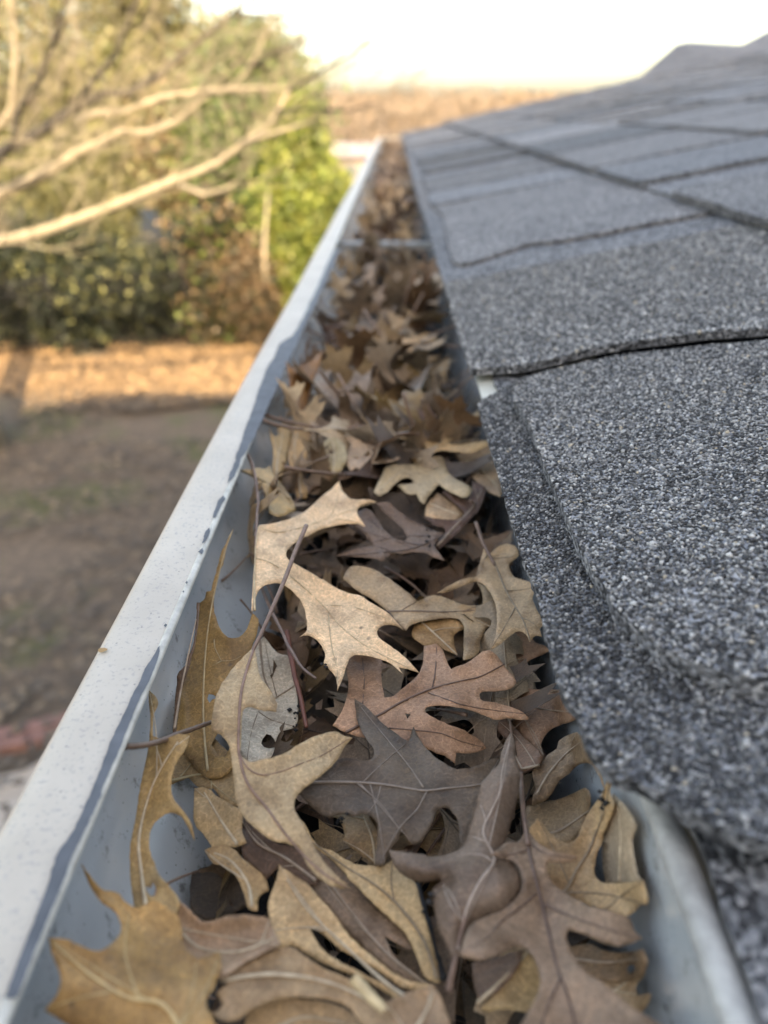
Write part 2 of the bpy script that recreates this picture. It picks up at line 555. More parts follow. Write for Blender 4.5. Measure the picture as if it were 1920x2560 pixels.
# ------------------------------------------------------------------ house and its shingle roof
XE, ZE = 0.0421, 0.022
TANP = 0.20
PHI = math.atan(TANP)
RS = np.array([math.cos(PHI), 0, math.sin(PHI)])
RN = np.array([-math.sin(PHI), 0, math.cos(PHI)])
RE = np.array([XE, 0, ZE])

def roof_w(s, y, n=0.0):
    s = np.asarray(s, float); y = np.asarray(y, float); n = np.broadcast_to(np.asarray(n, float), s.shape)
    return RE + s[..., None] * RS + n[..., None] * RN + y[..., None] * np.array([0, 1.0, 0])

def px_roof(pts, n=0.0):
    d = ray(pts)
    t = ((RE + n * RN - CAM) @ RN) / (d @ RN)
    W = CAM + d * t[:, None]
    return np.stack([(W - RE) @ RS, W[:, 1]], 1)

ground_z = -3.6
house = thing('house', 'house with grey asphalt shingle roof sloping up beside the leaf-filled gutter', 'house')
M_WALL = simple_mat('house_siding', (.38, .36, .33), .7, .1, 4)
M_FASCIA = simple_mat('fascia_board', (.55, .52, .47), .6, .1, 20)
M_DECK = simple_mat('roof_felt', (.03, .03, .032), .9, .3, 60)
add_obj('wall', mesh('wall', *box(.35, 7, -3.0, 4.55, ground_z, -.12), smooth=False), M_WALL, house)
add_obj('fascia', mesh('fascia', *box(.066, .09, Y0, YEND + .01, -.16, -.002), smooth=False), M_FASCIA, house)
add_obj('soffit', mesh('soffit', *box(.09, .36, Y0, YEND, -.14, -.13), smooth=False), M_FASCIA, house)
dv = [roof_w(np.array(s), np.array(y), n) for n in (-.017, -.026) for (s, y) in ((.06, Y0), (4.0, Y0), (4.0, YEND + .05), (.06, YEND + .05))]
add_obj('roof_deck', mesh('roof_deck', dv, [(0, 1, 2, 3), (7, 6, 5, 4), (0, 4, 5, 1), (1, 5, 6, 2), (2, 6, 7, 3), (3, 7, 4, 0)], False), M_DECK, house)
# beige metal drip edge under the first course
M_DRIP = simple_mat('drip_edge_paint', (.43, .42, .36), .5, .15, 90)
dp = [roof_w(np.array(s), np.array(y), n) for n in (-.0052, -.0064) for (s, y) in ((.0035, .24), (.07, .24), (.07, YEND), (.0035, YEND))]
add_obj('drip_edge', mesh('drip_edge', dp, [(0, 1, 2, 3), (7, 6, 5, 4), (0, 4, 5, 1), (1, 5, 6, 2), (2, 6, 7, 3), (3, 7, 4, 0)], False), M_DRIP, house)

def slab(name, poly, nfun, thick, parent, color, grid=.03, step=.008, jit=.0012, rough=.0006, mat_=None, smoothed=True):
    """a sheet of roofing: poly in (s, y), top height nfun(s, y), ragged edges, real thickness"""
    P = np.array(poly, float)
    if smoothed:
        o2, _ = smooth_path([tuple(p) for p in P], step, closed=True, sharp_deg=75)
    else:
        o2 = P
    if jit:
        o2 = o2 + np.array([[mnoise.noise(Vector((p[0] * 160, p[1] * 160, 1))) + .6 * mnoise.noise(Vector((p[0] * 520, p[1] * 520, 4))), mnoise.noise(Vector((p[0] * 160, p[1] * 160, 5)))] for p in o2]) * jit
    V, T = fill(o2, grid)
    n = np.array([nfun(p[0], p[1]) + rough * mnoise.noise(Vector((p[0] * 30, p[1] * 30, 2))) for p in V])
    top = roof_w(V[:, 0], V[:, 1], n)
    bot = roof_w(V[:, 0], V[:, 1], n - thick)
    T = [t if np.cross(top[t[1]] - top[t[0]], top[t[2]] - top[t[0]])[2] > 0 else t[::-1] for t in T]
    edges = {}
    for t in T:
        for a, b in ((t[0], t[1]), (t[1], t[2]), (t[2], t[0])):
            edges[(a, b)] = 1
    k = len(V)
    F = [tuple(t) for t in T] + [tuple(i + k for i in t[::-1]) for t in T]
    for (a, b) in edges:
        if (b, a) not in edges:
            F.append((b, a, a + k, b + k))
    c = top.mean(0)
    me = mesh(name, np.concatenate([top, bot]) - c, F, False)
    pl = np.array(parent.matrix_basis.translation) if parent is not None else np.zeros(3)
    o = add_obj(name, me, mat_ or M_SHINGLE, parent, tuple(c - pl), color)
    return o, o2

def granules(parent, poly, nfun, spacing, dark=0.0):
    """mineral granules pressed into the sheet: one mass of small stones"""
    lo, hi = poly.min(0), poly.max(0)
    hi = np.minimum(hi, [.30, .62]); lo = np.maximum(lo, [-.01, .05])
    gs = np.arange(lo[0], hi[0], spacing); gy = np.arange(lo[1], hi[1], spacing)
    S, Yy = np.meshgrid(gs, gy)
    G = np.stack([S.ravel(), Yy.ravel()], 1) + rng.uniform(-.5, .5, (S.size, 2)) * spacing
    # keep what the lens can plausibly see, thinning with distance up the slope
    d = (G[:, 0] < .035 + 0.62 * G[:, 1])
    G = G[d]
    G = G[inside(poly, G)]
    m = len(G)
    n = np.array([nfun(a, b) + .0006 * mnoise.noise(Vector((a * 30, b * 30, 2))) for a, b in G])
    C = roof_w(G[:, 0], G[:, 1], n + .0001)
    base = np.array([(1, 0, 0), (-.6, .85, 0), (-.5, -.9, 0), (.15, .1, .75), (.1, -.1, -.5), (.55, .75, .15)], float)
    tri = np.array([(0, 5, 3), (5, 1, 3), (1, 2, 3), (2, 0, 3), (5, 0, 4), (1, 5, 4), (2, 1, 4), (0, 2, 4)])
    ang = rng.uniform(0, 2 * math.pi, m)
    sz = spacing * rng.lognormal(-.48, .28, m)
    V = np.repeat(base[None], m, 0) * (1 + rng.uniform(-.35, .35, (m, 6, 3)))
    ca, sa = np.cos(ang)[:, None], np.sin(ang)[:, None]
    x = V[..., 0] * ca - V[..., 1] * sa; y = V[..., 0] * sa + V[..., 1] * ca
    tz = V[..., 2] + x * rng.uniform(-.5, .5, (m, 1)) + y * rng.uniform(-.5, .5, (m, 1))
    W = C[:, None, :] + (x[..., None] * RS + y[..., None] * np.array([0, 1.0, 0]) + tz[..., None] * RN) * sz[:, None, None]
    tris = (tri[None] + (np.arange(m) * 6)[:, None, None]).reshape(-1, 3)
    orig = np.array(parent.matrix_basis.translation) + (np.array(parent.parent.matrix_basis.translation) if parent.parent else 0)
    me = fast_mesh('granules', W.reshape(-1, 3) - orig, tris)
    u = rng.uniform(0, 1, m)
    pal = np.array([1.2, 1.17, 1.11]) * np.array([(.018, .018, .019), (.042, .042, .043), (.095, .096, .097), (.17, .172, .175), (.26, .263, .265), (.37, .372, .372), (.32, .28, .22)])
    cut = np.array([.17, .36, .56, .74, .90, .985])
    if dark: cut = np.clip(cut + dark, 0, .995)
    col = pal[np.searchsorted(cut, u)] * rng.uniform(.8, 1.2, (m, 1))
    at = me.attributes.new('gcol', 'FLOAT_COLOR', 'POINT')
    rgba = np.ones((m, 6, 4), np.float32)
    rgba[:, :, :3] = col[:, None, :]
    at.data.foreach_set('color', rgba.ravel())
    o = add_obj('granules', me, M_GRAN, parent)
    o['kind'] = 'stuff'
    return o

TH = .0040
def tone(lo=.85, hi=1.12):
    g = random.uniform(lo, hi); w = random.uniform(-.03, .03)
    return (g * (1 + w), g, g * (1.03 - w))

# the near shingle of the first course, ragged and curled away from the gutter back
eaveA = px_roof(c5([(408, 268), (440, 400), (490, 560), (545, 760), (600, 930), (650, 1080), (700, 1280)]) + cH([(70, 100), (115, 250), (205, 430), (250, 570), (310, 680), (380, 755), (450, 790), (540, 805), (640, 870), (740, 925), (850, 990), (1000, 1075), (1150, 1130), (1313, 1180)]))
eaveA[0:8, 0] = np.minimum(eaveA[0:8, 0], .004)
crackA = px_roof(c5([(1659, -5), (1300, 35), (1000, 72), (760, 118), (640, 150), (560, 185), (500, 215), (478, 230), (440, 246)]))
lastA = eaveA[-1]
polyA = np.concatenate([eaveA, [[lastA[0] + .08, lastA[1] - .006], [.26, lastA[1] + .0], [.262, .25], [.262, float(crackA[0, 1])]], crackA])
curlA = lambda s, y: .0 - .010 * max(0, s - .12) + .0006 * mnoise.noise(Vector((s * 9, y * 9, 0)))
shA, oA = slab('shingle', polyA, curlA, TH, house, tone(.8, .8), grid=.010, step=.0025, jit=.0009)
granules(shA, oA, curlA, .00105, dark=.17)
tabA_px = cS([(1112, 830), (1108, 860), (1130, 890), (1150, 930), (1172, 990), (1200, 1060), (1237, 1150), (1282, 1230), (1332, 1310), (1402, 1380), (1480, 1425), (1560, 1455), (1659, 1467)])
tA = px_roof(tabA_px, .0062)
ctA = px_roof(c5([(1659, 0), (1300, 40), (1000, 78), (760, 124), (640, 158), (560, 192)]), .0062)
polyTA = np.concatenate([tA, [[.262, tA[-1, 1] + .0], [.262, float(ctA[0, 1])]], ctA])
curlTA = lambda s, y: curlA(s, y) + .0062
tabA, oTA = slab('tab', polyTA, curlTA, .0062, shA, tone(1, 1), grid=.010, step=.0025, jit=.0009)
granules(tabA, oTA, curlTA, .00105)
# the next shingle of the course, its near edge lifted a little
edge2 = px_roof(c5([(355, 130), (460, 127), (560, 126), (640, 118), (760, 94), (1000, 48), (1300, 8), (1659, -32)]), .002)
n2 = crop(800, 200, 2.765)
far2 = px_roof(n2([(1659, 1165), (1400, 1195), (1200, 1255), (1000, 1335), (880, 1368)]), .002)
edge2[0, 0] = .001; far2[-1, 0] = .0005
poly2 = np.concatenate([edge2, [[.262, edge2[-1, 1] + .002], [.262, far2[0, 1]]], far2])
curl2 = lambda s, y: .0024 + .0034 * math.exp(-max(0, y - .371) / .03) * min(1, s / .06) - .012 * max(0, s - .12) + .0012 * mnoise.noise(Vector((s * 9, y * 9, 5)))
sh2, o2_ = slab('shingle', poly2, curl2, TH, house, tone(.92, .92), grid=.012, step=.003, jit=.0009)
granules(sh2, o2_, curl2, .0014)
# dark granule strip showing in the joint
gapP = px_roof(c5([(462, 125), (700, 90), (700, 140), (600, 190), (500, 225), (478, 190)]), -.0035)
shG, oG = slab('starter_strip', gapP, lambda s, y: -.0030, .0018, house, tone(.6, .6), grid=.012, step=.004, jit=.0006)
# starter course in the shade under the near shingle's curled corner
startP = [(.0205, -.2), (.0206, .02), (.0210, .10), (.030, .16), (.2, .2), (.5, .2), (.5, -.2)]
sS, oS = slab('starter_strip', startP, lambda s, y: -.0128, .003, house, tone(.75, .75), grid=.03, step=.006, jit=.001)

def shingle_course(k, s0, breaks, nbase, first=False):
    exp_ = .262 if k == 0 else .245
    for y0, y1 in zip(breaks[:-1], breaks[1:]):
        if y1 - y0 < .02: continue
        g = .0015
        lift = random.uniform(-.0006, .0012)
        nf = lambda s, y, l=lift, a=s0: nbase + l - .020 * (s - a) + .0012 * mnoise.noise(Vector((s * 6, y * 6, a)))
        j = random.uniform(-.004, .004)
        poly = [(s0 + j, y0 + g), (s0 + exp_, y0 + g), (s0 + exp_, y1 - g), (s0 + j, y1 - g)]
        pts = []
        for a, b in zip(poly, poly[1:] + poly[:1]):
            L = math.hypot(a[0] - b[0], a[1] - b[1]); m = max(1, int(L / .03))
            pts += [(a[0] + (b[0] - a[0]) * i / m, a[1] + (b[1] - a[1]) * i / m) for i in range(m)]
        sh, _ = slab('shingle', pts, nf, TH, house, tone(), grid=.06, jit=.0018, smoothed=False)
        # laminated tabs
        y = y0 + random.choice([.006, .006, random.uniform(.03, .09)])
        while y < y1 - .08:
            w = random.uniform(.15, .34)
            ye = min(y + w, y1 - .004)
            if ye - y < .06: break
            rec = random.uniform(.010, .020) if k == 0 else random.uniform(-.001, .004)
            r = .014
            tp = [(s0 + rec + r, y), (s0 + rec + r * .3, y + r * .3), (s0 + rec, y + r)]
            mm = max(2, int((ye - y) / .03))
            tp += [(s0 + rec + random.uniform(-.0015, .0015), y + r + (ye - y - 2 * r) * i / mm) for i in range(1, mm)]
            tp += [(s0 + rec, ye - r), (s0 + rec + r * .3, ye - r * .3), (s0 + rec + r, ye)]
            tp += [(s0 + exp_ * .5, ye - random.uniform(0, .012)), (s0 + exp_ - .002, ye), (s0 + exp_ - .002, y), (s0 + exp_ * .5, y + random.uniform(0, .012))]
            nt_ = lambda s, yy, a=nf: a(s, yy) + .0052
            slab('tab', tp, nt_, .0052, sh, tone(.62, 1.25), grid=.06, step=.02, jit=.0014)
            y = ye + random.choice([.012, random.uniform(.04, .12)])

# third shingle of the first course has its tab set back with a rounded corner
far3 = px_roof(n2([(1000, 1345), (880, 1378)]), .0)
nf3 = lambda s, y: .0004 - .012 * max(0, s - .1)
p3 = [(.0, .606), (.13, .618), (.262, .622), (.262, 1.12), (.13, 1.118), (0, 1.12), (0, .95), (0, .78)]
sh3, _ = slab('shingle', p3, nf3, TH, house, tone(.9, .9), grid=.03, step=.008, jit=.0012)
t3a = px_roof(n2([(1659, 1108), (1450, 1128), (1300, 1178), (1150, 1228), (1050, 1260), (975, 1270), (925, 1250), (890, 1160), (868, 1050), (850, 950), (840, 880)]), .0036)
t3 = np.concatenate([t3a, [[t3a[-1, 0] - .001, 1.0], [.014, 1.10], [.13, 1.105], [.26, 1.11], [.26, float(t3a[0, 1])]]])
slab('tab', t3, lambda s, y: nf3(s, y) + .0038, .0038, sh3, tone(.98, .98), grid=.03, step=.008, jit=.0012)
shingle_course(0, 0.0, [1.125, 1.62, 2.14, 2.7, 3.3, 3.95, YEND + .04], .0004)
for k in range(1, 14):
    s0 = .2345 + (k - 1) * .216
    off = (k * .37) % 1.0
    br = sorted({max(-.1, s0 * .75 - .5)} | {off * .6 + j * .62 + random.uniform(-.05, .05) for j in range(-1, 9) if s0 * .75 - .45 < off * .6 + j * .62 < YEND - .05} | {YEND + .04})
    shingle_course(k, s0, br, .0070)

# higher roof of the house rising behind the far end
hump = [(1545, 206), (1600, 190), (1645, 150), (1690, 110), (1720, 103), (1790, 107), (1850, 113), (1920, 76), (2050, 30), (2400, 10)]
HV, HF = [], []
for (px, py) in hump:
    t = at_y(px, py, YEND + .6)
    f_ = Vector(roof_w(np.array((t.x - XE) / math.cos(PHI) + .05), np.array(YEND - .35), .002))
    HV += [(f_.x, f_.y, f_.z), (t.x, t.y, t.z), (t.x + .1, t.y + 2.2, t.z - .7)]
for i in range(len(hump) - 1):
    a, b = i * 3, (i + 1) * 3
    HF += [(a, b, b + 1, a + 1), (a + 1, b + 1, b + 2, a + 2)]
add_obj('rear_roof', mesh('rear_roof', HV, HF, True), M_SHINGLE, house, None, (.9, .9, .93))
# unseen block added behind the camera, shaped to shade the gutter, roof and lawn
wx0, wy, wz = -2.9, -4.0, 5.62
wprof = [(wx0, ground_z), (9, ground_z), (9, wz + 1.6), (1.7, wz + 1.6), (1.7, wz), (wx0 + 1.6, wz), (wx0, wz - 1.0)]
wk = len(wprof)
wv = [(x, wy, z) for x, z in wprof] + [(x, wy - 7, z) for x, z in wprof]
wf = [tuple(range(wk)), tuple(range(2 * wk - 1, wk - 1, -1))] + [(i, i + wk, (i + 1) % wk + wk, (i + 1) % wk) for i in range(wk)]
add_obj('wing_wall', mesh('wing_wall', wv, wf, False), M_WALL, house)

# ------------------------------------------------------------------ oak leaves traced one by one
ZB = np.full((700, 560), 1e3)            # nearest depth so far on a 4-pixel grid with a margin, so that leaves drape over those below
def zb_idx(P):
    i = np.clip(((P[:, 1] + 120) / 4).astype(int), 0, ZB.shape[0] - 1)
    j = np.clip(((P[:, 0] + 120) / 4).astype(int), 0, ZB.shape[1] - 1)
    return i, j

TAN = (.40, .275, .14); PALE = (.60, .455, .29); OLIVE = (.235, .155, .06); BROWN = (.20, .12, .066)
PURPLE = (.135, .098, .070); GREY = (.26, .19, .13); RUST = (.225, .115, .055); SILVER = (.46, .43, .40); DARK = (.11, .062, .038)
VL = (.46, .36, .24); VD = (.13, .075, .045)

def hero(label, out, rib, z, gx=0, gy=0, col=TAN, vein=None, petiole=None, curl=0.0, bulge=.5, noise_=1.2, holes=(), seed=0, ribs=None, veins=True, gap=.0011, cup=None, roll=0.0):
    """out, rib, petiole: photograph pixels; z, gx, gy in mm: height in the gutter and its slope over the outline's box"""
    o2, tips = smooth_path(out, 7, closed=True, jitter=2.2)
    rb, _ = smooth_path(rib, 9) if rib else (np.zeros((0, 2)), 0)
    # side veins run from the midrib to the lobe tips
    sides = []
    if rib and veins:
        used_tips = []
        for k in tips:
            T = o2[k]
            if any(np.linalg.norm(T - q) < 48 for q in used_tips): continue
            used_tips.append(T)
            best = None
            for m in range(1, len(rb) - 1):
                d = T - rb[m]; L = np.linalg.norm(d)
                if L < 45: continue
                ax = rb[min(m + 3, len(rb) - 1)] - rb[m - 1]
                c = float(d @ ax) / (L * np.linalg.norm(ax) + 1e-9)
                ang = math.degrees(math.acos(max(-1, min(1, c))))
                cost = abs(ang - 45) + L * .02
                if ang > 75: continue
                S = rb[m] + np.outer(np.linspace(.04, .94, 12), d)
                if not inside(o2, S).all(): continue
                if best is None or cost < best[0]: best = (cost, m)
            if best:
                m = best[1]; d = T - rb[m]
                nrm = np.array([-d[1], d[0]]) * random.uniform(-.07, .07)
                u = np.linspace(0, .97, max(4, int(np.linalg.norm(d) / 14)))
                sides.append(rb[m] + np.outer(u, d) + np.outer(np.sin(u * math.pi), nrm))
    for r_ in (ribs or []):
        sides.append(smooth_path(r_, 9)[0])
    V, T = fill(o2, 13)
    n = len(V)
    lo, hi = o2.min(0), o2.max(0)
    u = 2 * (V[:, 0] - lo[0]) / (hi[0] - lo[0]) - 1
    v = 1 - 2 * (V[:, 1] - lo[1]) / (hi[1] - lo[1])
    zz = (z + gx * u + gy * v) / 1000
    zz = zz + np.array([2.3 * noise_ * snoise(p, .0075, seed * 3.7 + 1) + .75 * noise_ * snoise(p, .02, seed * 5.1) + .12 * snoise(p, .07, seed * 2.3) for p in V]) / 1000
    dv_ = None
    if len(rb):
        bulge = bulge * 1.5
        dv_ = dist_poly(V, rb, False)
        for s_ in sides: dv_ = np.minimum(dv_, dist_poly(V, s_, False) + 3)
        zz += bulge / 1000 * (1 - np.exp(-dv_ / 16))
        dr = dist_poly(V, rb, False)
        cup = random.choice((-1, -1, 1)) * random.uniform(1.5, 4.0) if cup is None else cup
        zz += cup / 1000 * (np.minimum(dr, 170) / 110) ** 1.7
    if roll:
        zz += roll / 1000 * np.sqrt(np.clip(dist_poly(V, o2) / 45, 0, 1))
    de = dist_poly(V, o2)
    zz += curl / 1000 * np.exp(-de / 22)
    D = ray(V)
    t = (zz - CH) / D[:, 2]
    t = np.where(D[:, 2] < -.05, t, 1.0)
    for _ in range(3):                              # stay inside the trough
        W = CAM + D * t[:, None]
        wx = wall_x(np.minimum(W[:, 2], -.0013)) + .0022
        hit = (W[:, 0] < wx) & (D[:, 0] < 0) & (W[:, 2] < .004)
        t = np.where(hit, np.minimum(t, (wx - CAM[0]) / np.where(D[:, 0] < -1e-6, D[:, 0], -1)), t)
        hit = (W[:, 0] > BACK - .003) & (D[:, 0] > 0)
        t = np.where(hit, np.minimum(t, (BACK - .003) / np.where(D[:, 0] > 1e-6, D[:, 0], 1)), t)
    i, j = zb_idx(V)
    need = np.maximum(0, t - (ZB[i, j] - gap))
    E = neighbours(n, T)
    raise_ = need.copy()
    deg = np.bincount(E[:, 0], minlength=n).astype(float)
    for _ in range(45):
        av = np.bincount(E[:, 0], weights=raise_[E[:, 1]], minlength=n) / np.maximum(deg, 1)
        raise_ = np.maximum(need, av * .985)
    t = t - raise_
    for _ in range(4):                              # iron out creases
        av = np.bincount(E[:, 0], weights=t[E[:, 1]], minlength=n) / np.maximum(deg, 1)
        t = .5 * t + .5 * np.minimum(av, t + .0004)
    for a in range(-2, 3):
        for b in range(-2, 3):
            np.minimum.at(ZB, (np.clip(i + a, 0, ZB.shape[0] - 1), np.clip(j + b, 0, ZB.shape[1] - 1)), t)
    W = CAM + D * t[:, None]
    c = W.mean(0)
    root = thing('oak_leaf', label, 'leaf', tuple(c), 'dry oak leaves filling the gutter')
    T = [q if np.dot(np.cross(W[q[1]] - W[q[0]], W[q[2]] - W[q[0]]), CAM - c) > 0 else q[::-1] for q in T]
    if holes:
        keep = []
        for q in T:
            m = V[list(q)].mean(0)
            if all(np.hypot((m[0] - hx) / ha, (m[1] - hy) / hb) > 1 for (hx, hy, ha, hb) in holes): keep.append(q)
        T = keep
    jit = 1 + .06 * (random.random() - .5)
    g_ = sum(col) / 3
    col = tuple(max(.008, (g_ + (x - g_) * 1.04) * jit * k_) for x, k_ in zip(col, (1.0, .90, .83) if col[2] < .5 * col[0] else (1.0, .91, .74)))
    bl = add_obj('blade', mesh('blade', W - c, T), M_LEAF, root, None, col)
    so = bl.modifiers.new('thickness', 'SOLIDIFY'); so.thickness = .00016; so.offset = -1
    def depth(P):
        out_ = []
        for p in P:
            d2 = ((V - p) ** 2).sum(1)
            k = np.argpartition(d2, 4)[:4]
            w = 1 / (d2[k] + 4)
            out_.append((t[k] * w).sum() / w.sum())
        return np.array(out_)
    def lift(P, r):
        dd = depth(P)
        return CAM + ray(P) * (dd - r * .55)[:, None] - c
    vcol = vein or (VL if sum(col) > .55 else (.30, .22, .15))
    if len(rb) > 1:
        full = rb
        r = np.linspace(.00052, .00020, len(rb))
        parts = [tube(lift(full, .0003), r, 5)]
        add_obj('midrib', mesh('midrib', *parts[0]), M_VEIN, root, None, vcol)
        if sides:
            parts = [tube(lift(s_, .00016), np.linspace(.00028, .00010, len(s_)), 4) for s_ in sides if len(s_) > 2]
            add_obj('vein_network', mesh('vein_network', *join(parts)), M_VEIN, root, None, tuple(x * .95 for x in vcol))
    if petiole:
        pp, _ = smooth_path([(a, b) for a, b, _ in petiole], 10)
        raw = np.array([p[:2] for p in petiole]); zs = np.array([p[2] for p in petiole]) / 1000.
        cum = np.concatenate([[0], np.cumsum(np.linalg.norm(np.diff(raw, axis=0), axis=1))])
        cu = np.concatenate([[0], np.cumsum(np.linalg.norm(np.diff(pp, axis=0), axis=1))])
        zi = np.interp(cu / cu[-1], cum / cum[-1], zs)
        Wp = at_z(pp, zi) - c
        add_obj('petiole', mesh('petiole', *tube(Wp, np.linspace(.0009, .0006, len(Wp)), 6)), M_VEIN, root, None, (.17, .105, .075))
    return root

def rootpet(pts, z0, z1):
    n_ = len(pts)
    return [(x, y, z0 + (z1 - z0) * i / (n_ - 1)) for i, (x, y) in enumerate(pts)]

sd_ = [0]
def H(*a, **k):
    sd_[0] += 1
    return hero(*a, seed=sd_[0], **k)

# --- bottom of the heap upwards
H('silvery grey flat leaf with white film under the long-stalked curled leaf', cA([(640, 1300), (720, 1220), (810, 1330), (890, 1360), (930, 1500), (955, 1700), (935, 1840), (830, 1880), (800, 1950), (760, 2060), (600, 2100), (520, 1950), (540, 1700), (590, 1500)]),
  cA([(690, 1250), (720, 1500), (790, 1650), (930, 1560)]), -40, gy=2, col=SILVER, vein=(.24, .17, .11), ribs=[cA([(680, 1740), (780, 1800), (930, 1840)])], holes=[(400 + 750 / 2.765, 1150 + 1950 / 2.765, 18, 17)])
H('grey brown band of leaf curving under the spotted tan leaf by the back wall', cD([(630, 275), (720, 250), (810, 235), (900, 200), (975, 165), (1000, 180), (1005, 280), (970, 380), (930, 450), (880, 500), (800, 500), (720, 450), (650, 430), (620, 360)]), cD([(640, 420), (800, 430), (1000, 300)]), -36, gx=2, col=GREY)
H('mottled brown curled leaf arching over dark gaps beside the back wall', cB([(1190, 1750), (1240, 1690), (1300, 1620), (1360, 1580), (1372, 1530), (1430, 1490), (1500, 1465), (1570, 1540), (1620, 1640), (1680, 1800), (1700, 1900), (1665, 1800), (1600, 1690), (1550, 1680), (1500, 1700), (1440, 1760), (1380, 1800), (1350, 1850), (1320, 1900), (1280, 1940), (1190, 1975), (1195, 1900), (1215, 1860)]), cB([(1220, 1900), (1300, 1760), (1420, 1620), (1520, 1540)]), -27, gx=3, gy=3, col=(.24, .175, .125), curl=-2)
H('white-filmed narrow leaf upright against the grey back wall', cD([(1140, 195), (1185, 240), (1235, 300), (1278, 380), (1270, 430), (1255, 480), (1270, 580), (1290, 680), (1315, 720), (1240, 735), (1100, 730), (1080, 600), (1080, 500), (1105, 380), (1135, 300)]), cD([(1180, 720), (1190, 500), (1180, 300)]), -24, gx=5, col=(.36, .30, .25), curl=-1.5)
H('small ochre leaf lying in the gap beneath the pale double-pointed leaf', cB([(375, 720), (460, 700), (560, 682), (640, 680), (700, 710), (738, 750), (690, 765), (650, 800), (650, 850), (674, 938), (620, 910), (570, 890), (530, 858), (480, 872), (430, 860), (360, 800)]), cB([(420, 700), (520, 790), (672, 930)]), -34, col=TAN)
H('grey tan long leaf with deep rounded notch, mostly lying crosswise mid-heap', cB([(-60, 320), (70, 330), (150, 370), (250, 440), (330, 500), (400, 560), (500, 520), (600, 540), (700, 580), (800, 592), (850, 580), (840, 500), (808, 428), (870, 460), (912, 510), (940, 580), (950, 650), (950, 730), (900, 732), (860, 770), (830, 840), (825, 910), (770, 955), (715, 968), (715, 850), (720, 740), (690, 690), (640, 678), (560, 680), (460, 695), (360, 720), (318, 765), (270, 730), (200, 640), (100, 560), (-30, 480), (-120, 400)]),
  cB([(160, 632), (400, 630), (600, 635), (800, 625), (945, 630)]), -31, gx=-2, col=(.33, .25, .175), vein=(.16, .11, .08))
H('rusty mauve leaf with yellow blotch tucked under the shingle edge', cB([(905, 905), (960, 850), (1060, 770), (1150, 780), (1220, 850), (1280, 870), (1310, 905), (1240, 940), (1170, 970), (1120, 1030), (1102, 1100), (1130, 1150), (1200, 1170), (1300, 1172), (1400, 1170), (1500, 1150), (1540, 1250), (1500, 1370), (1400, 1410), (1330, 1440), (1280, 1490), (1250, 1560), (1272, 1635), (1200, 1560), (1120, 1490), (1050, 1400), (1030, 1370), (1100, 1300), (1000, 1180), (1000, 1050), (940, 930)]),
  cB([(960, 900), (1040, 1150), (1200, 1290), (1480, 1330)]), -33, gx=3, col=(.27, .175, .115), ribs=[cB([(1120, 1350), (1220, 1500), (1268, 1625)])])
H('brown leaf base below the curled mottled leaf in a dark gap', cB([(960, 1390), (1010, 1380), (1060, 1420), (1130, 1500), (1210, 1570), (1270, 1640), (1230, 1700), (1130, 1740), (1090, 1700), (1070, 1540), (1000, 1500), (950, 1450)]), cB([(1240, 1695), (1120, 1720), (1060, 1600)]), -37, col=(.16, .10, .065), petiole=rootpet(cB([(1110, 1745), (1240, 1695)]), -33, -30))
H('tan leaf running under the shingles beside the forked pale leaf', cG([(950, 750), (1100, 740), (1220, 730), (1340, 660), (1420, 900), (1470, 1150), (1450, 1215), (1300, 1140), (1180, 1020), (1080, 880), (1000, 800)]), cG([(980, 760), (1200, 900), (1440, 1100)]), -22, gx=1, col=(.33, .245, .16))
H('pinkish tan folded leaf below the crinkled grey leaf', cG([(690, 1300), (800, 1170), (930, 1250), (1090, 1390), (1000, 1460), (840, 1450), (670, 1410)]), cG([(720, 1280), (1040, 1410)]), -24, col=(.38, .28, .20), bulge=1)
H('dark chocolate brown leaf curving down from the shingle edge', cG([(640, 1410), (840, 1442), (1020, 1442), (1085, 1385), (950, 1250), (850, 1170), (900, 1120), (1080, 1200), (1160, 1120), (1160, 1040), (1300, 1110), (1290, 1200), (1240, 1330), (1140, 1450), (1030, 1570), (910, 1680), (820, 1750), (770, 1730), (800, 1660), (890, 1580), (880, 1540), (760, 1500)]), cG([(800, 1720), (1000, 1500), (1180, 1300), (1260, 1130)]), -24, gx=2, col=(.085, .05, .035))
H('purplish brown leaf with long finger lobes under the pale leaf tip', cG([(-40, 1390), (60, 1330), (110, 1350), (180, 1440), (260, 1560), (360, 1640), (460, 1672), (492, 1640), (460, 1570), (400, 1500), (330, 1440), (250, 1370), (150, 1280), (290, 1265), (400, 1360), (520, 1440), (640, 1500), (760, 1560), (880, 1590), (800, 1660), (780, 1740), (830, 1800), (880, 1870), (780, 1845), (700, 1800), (560, 1785), (430, 1800), (320, 1795), (250, 1870), (100, 1845), (-60, 1835), (-260, 1825), (-100, 1770), (0, 1740), (130, 1720), (60, 1610), (-60, 1540)]),
  cG([(860, 1600), (700, 1690), (480, 1760), (200, 1790), (-200, 1822)]), -25, gx=1, col=(.14, .095, .075), vein=(.08, .05, .035), ribs=[cG([(560, 1750), (300, 1620), (60, 1400)])])
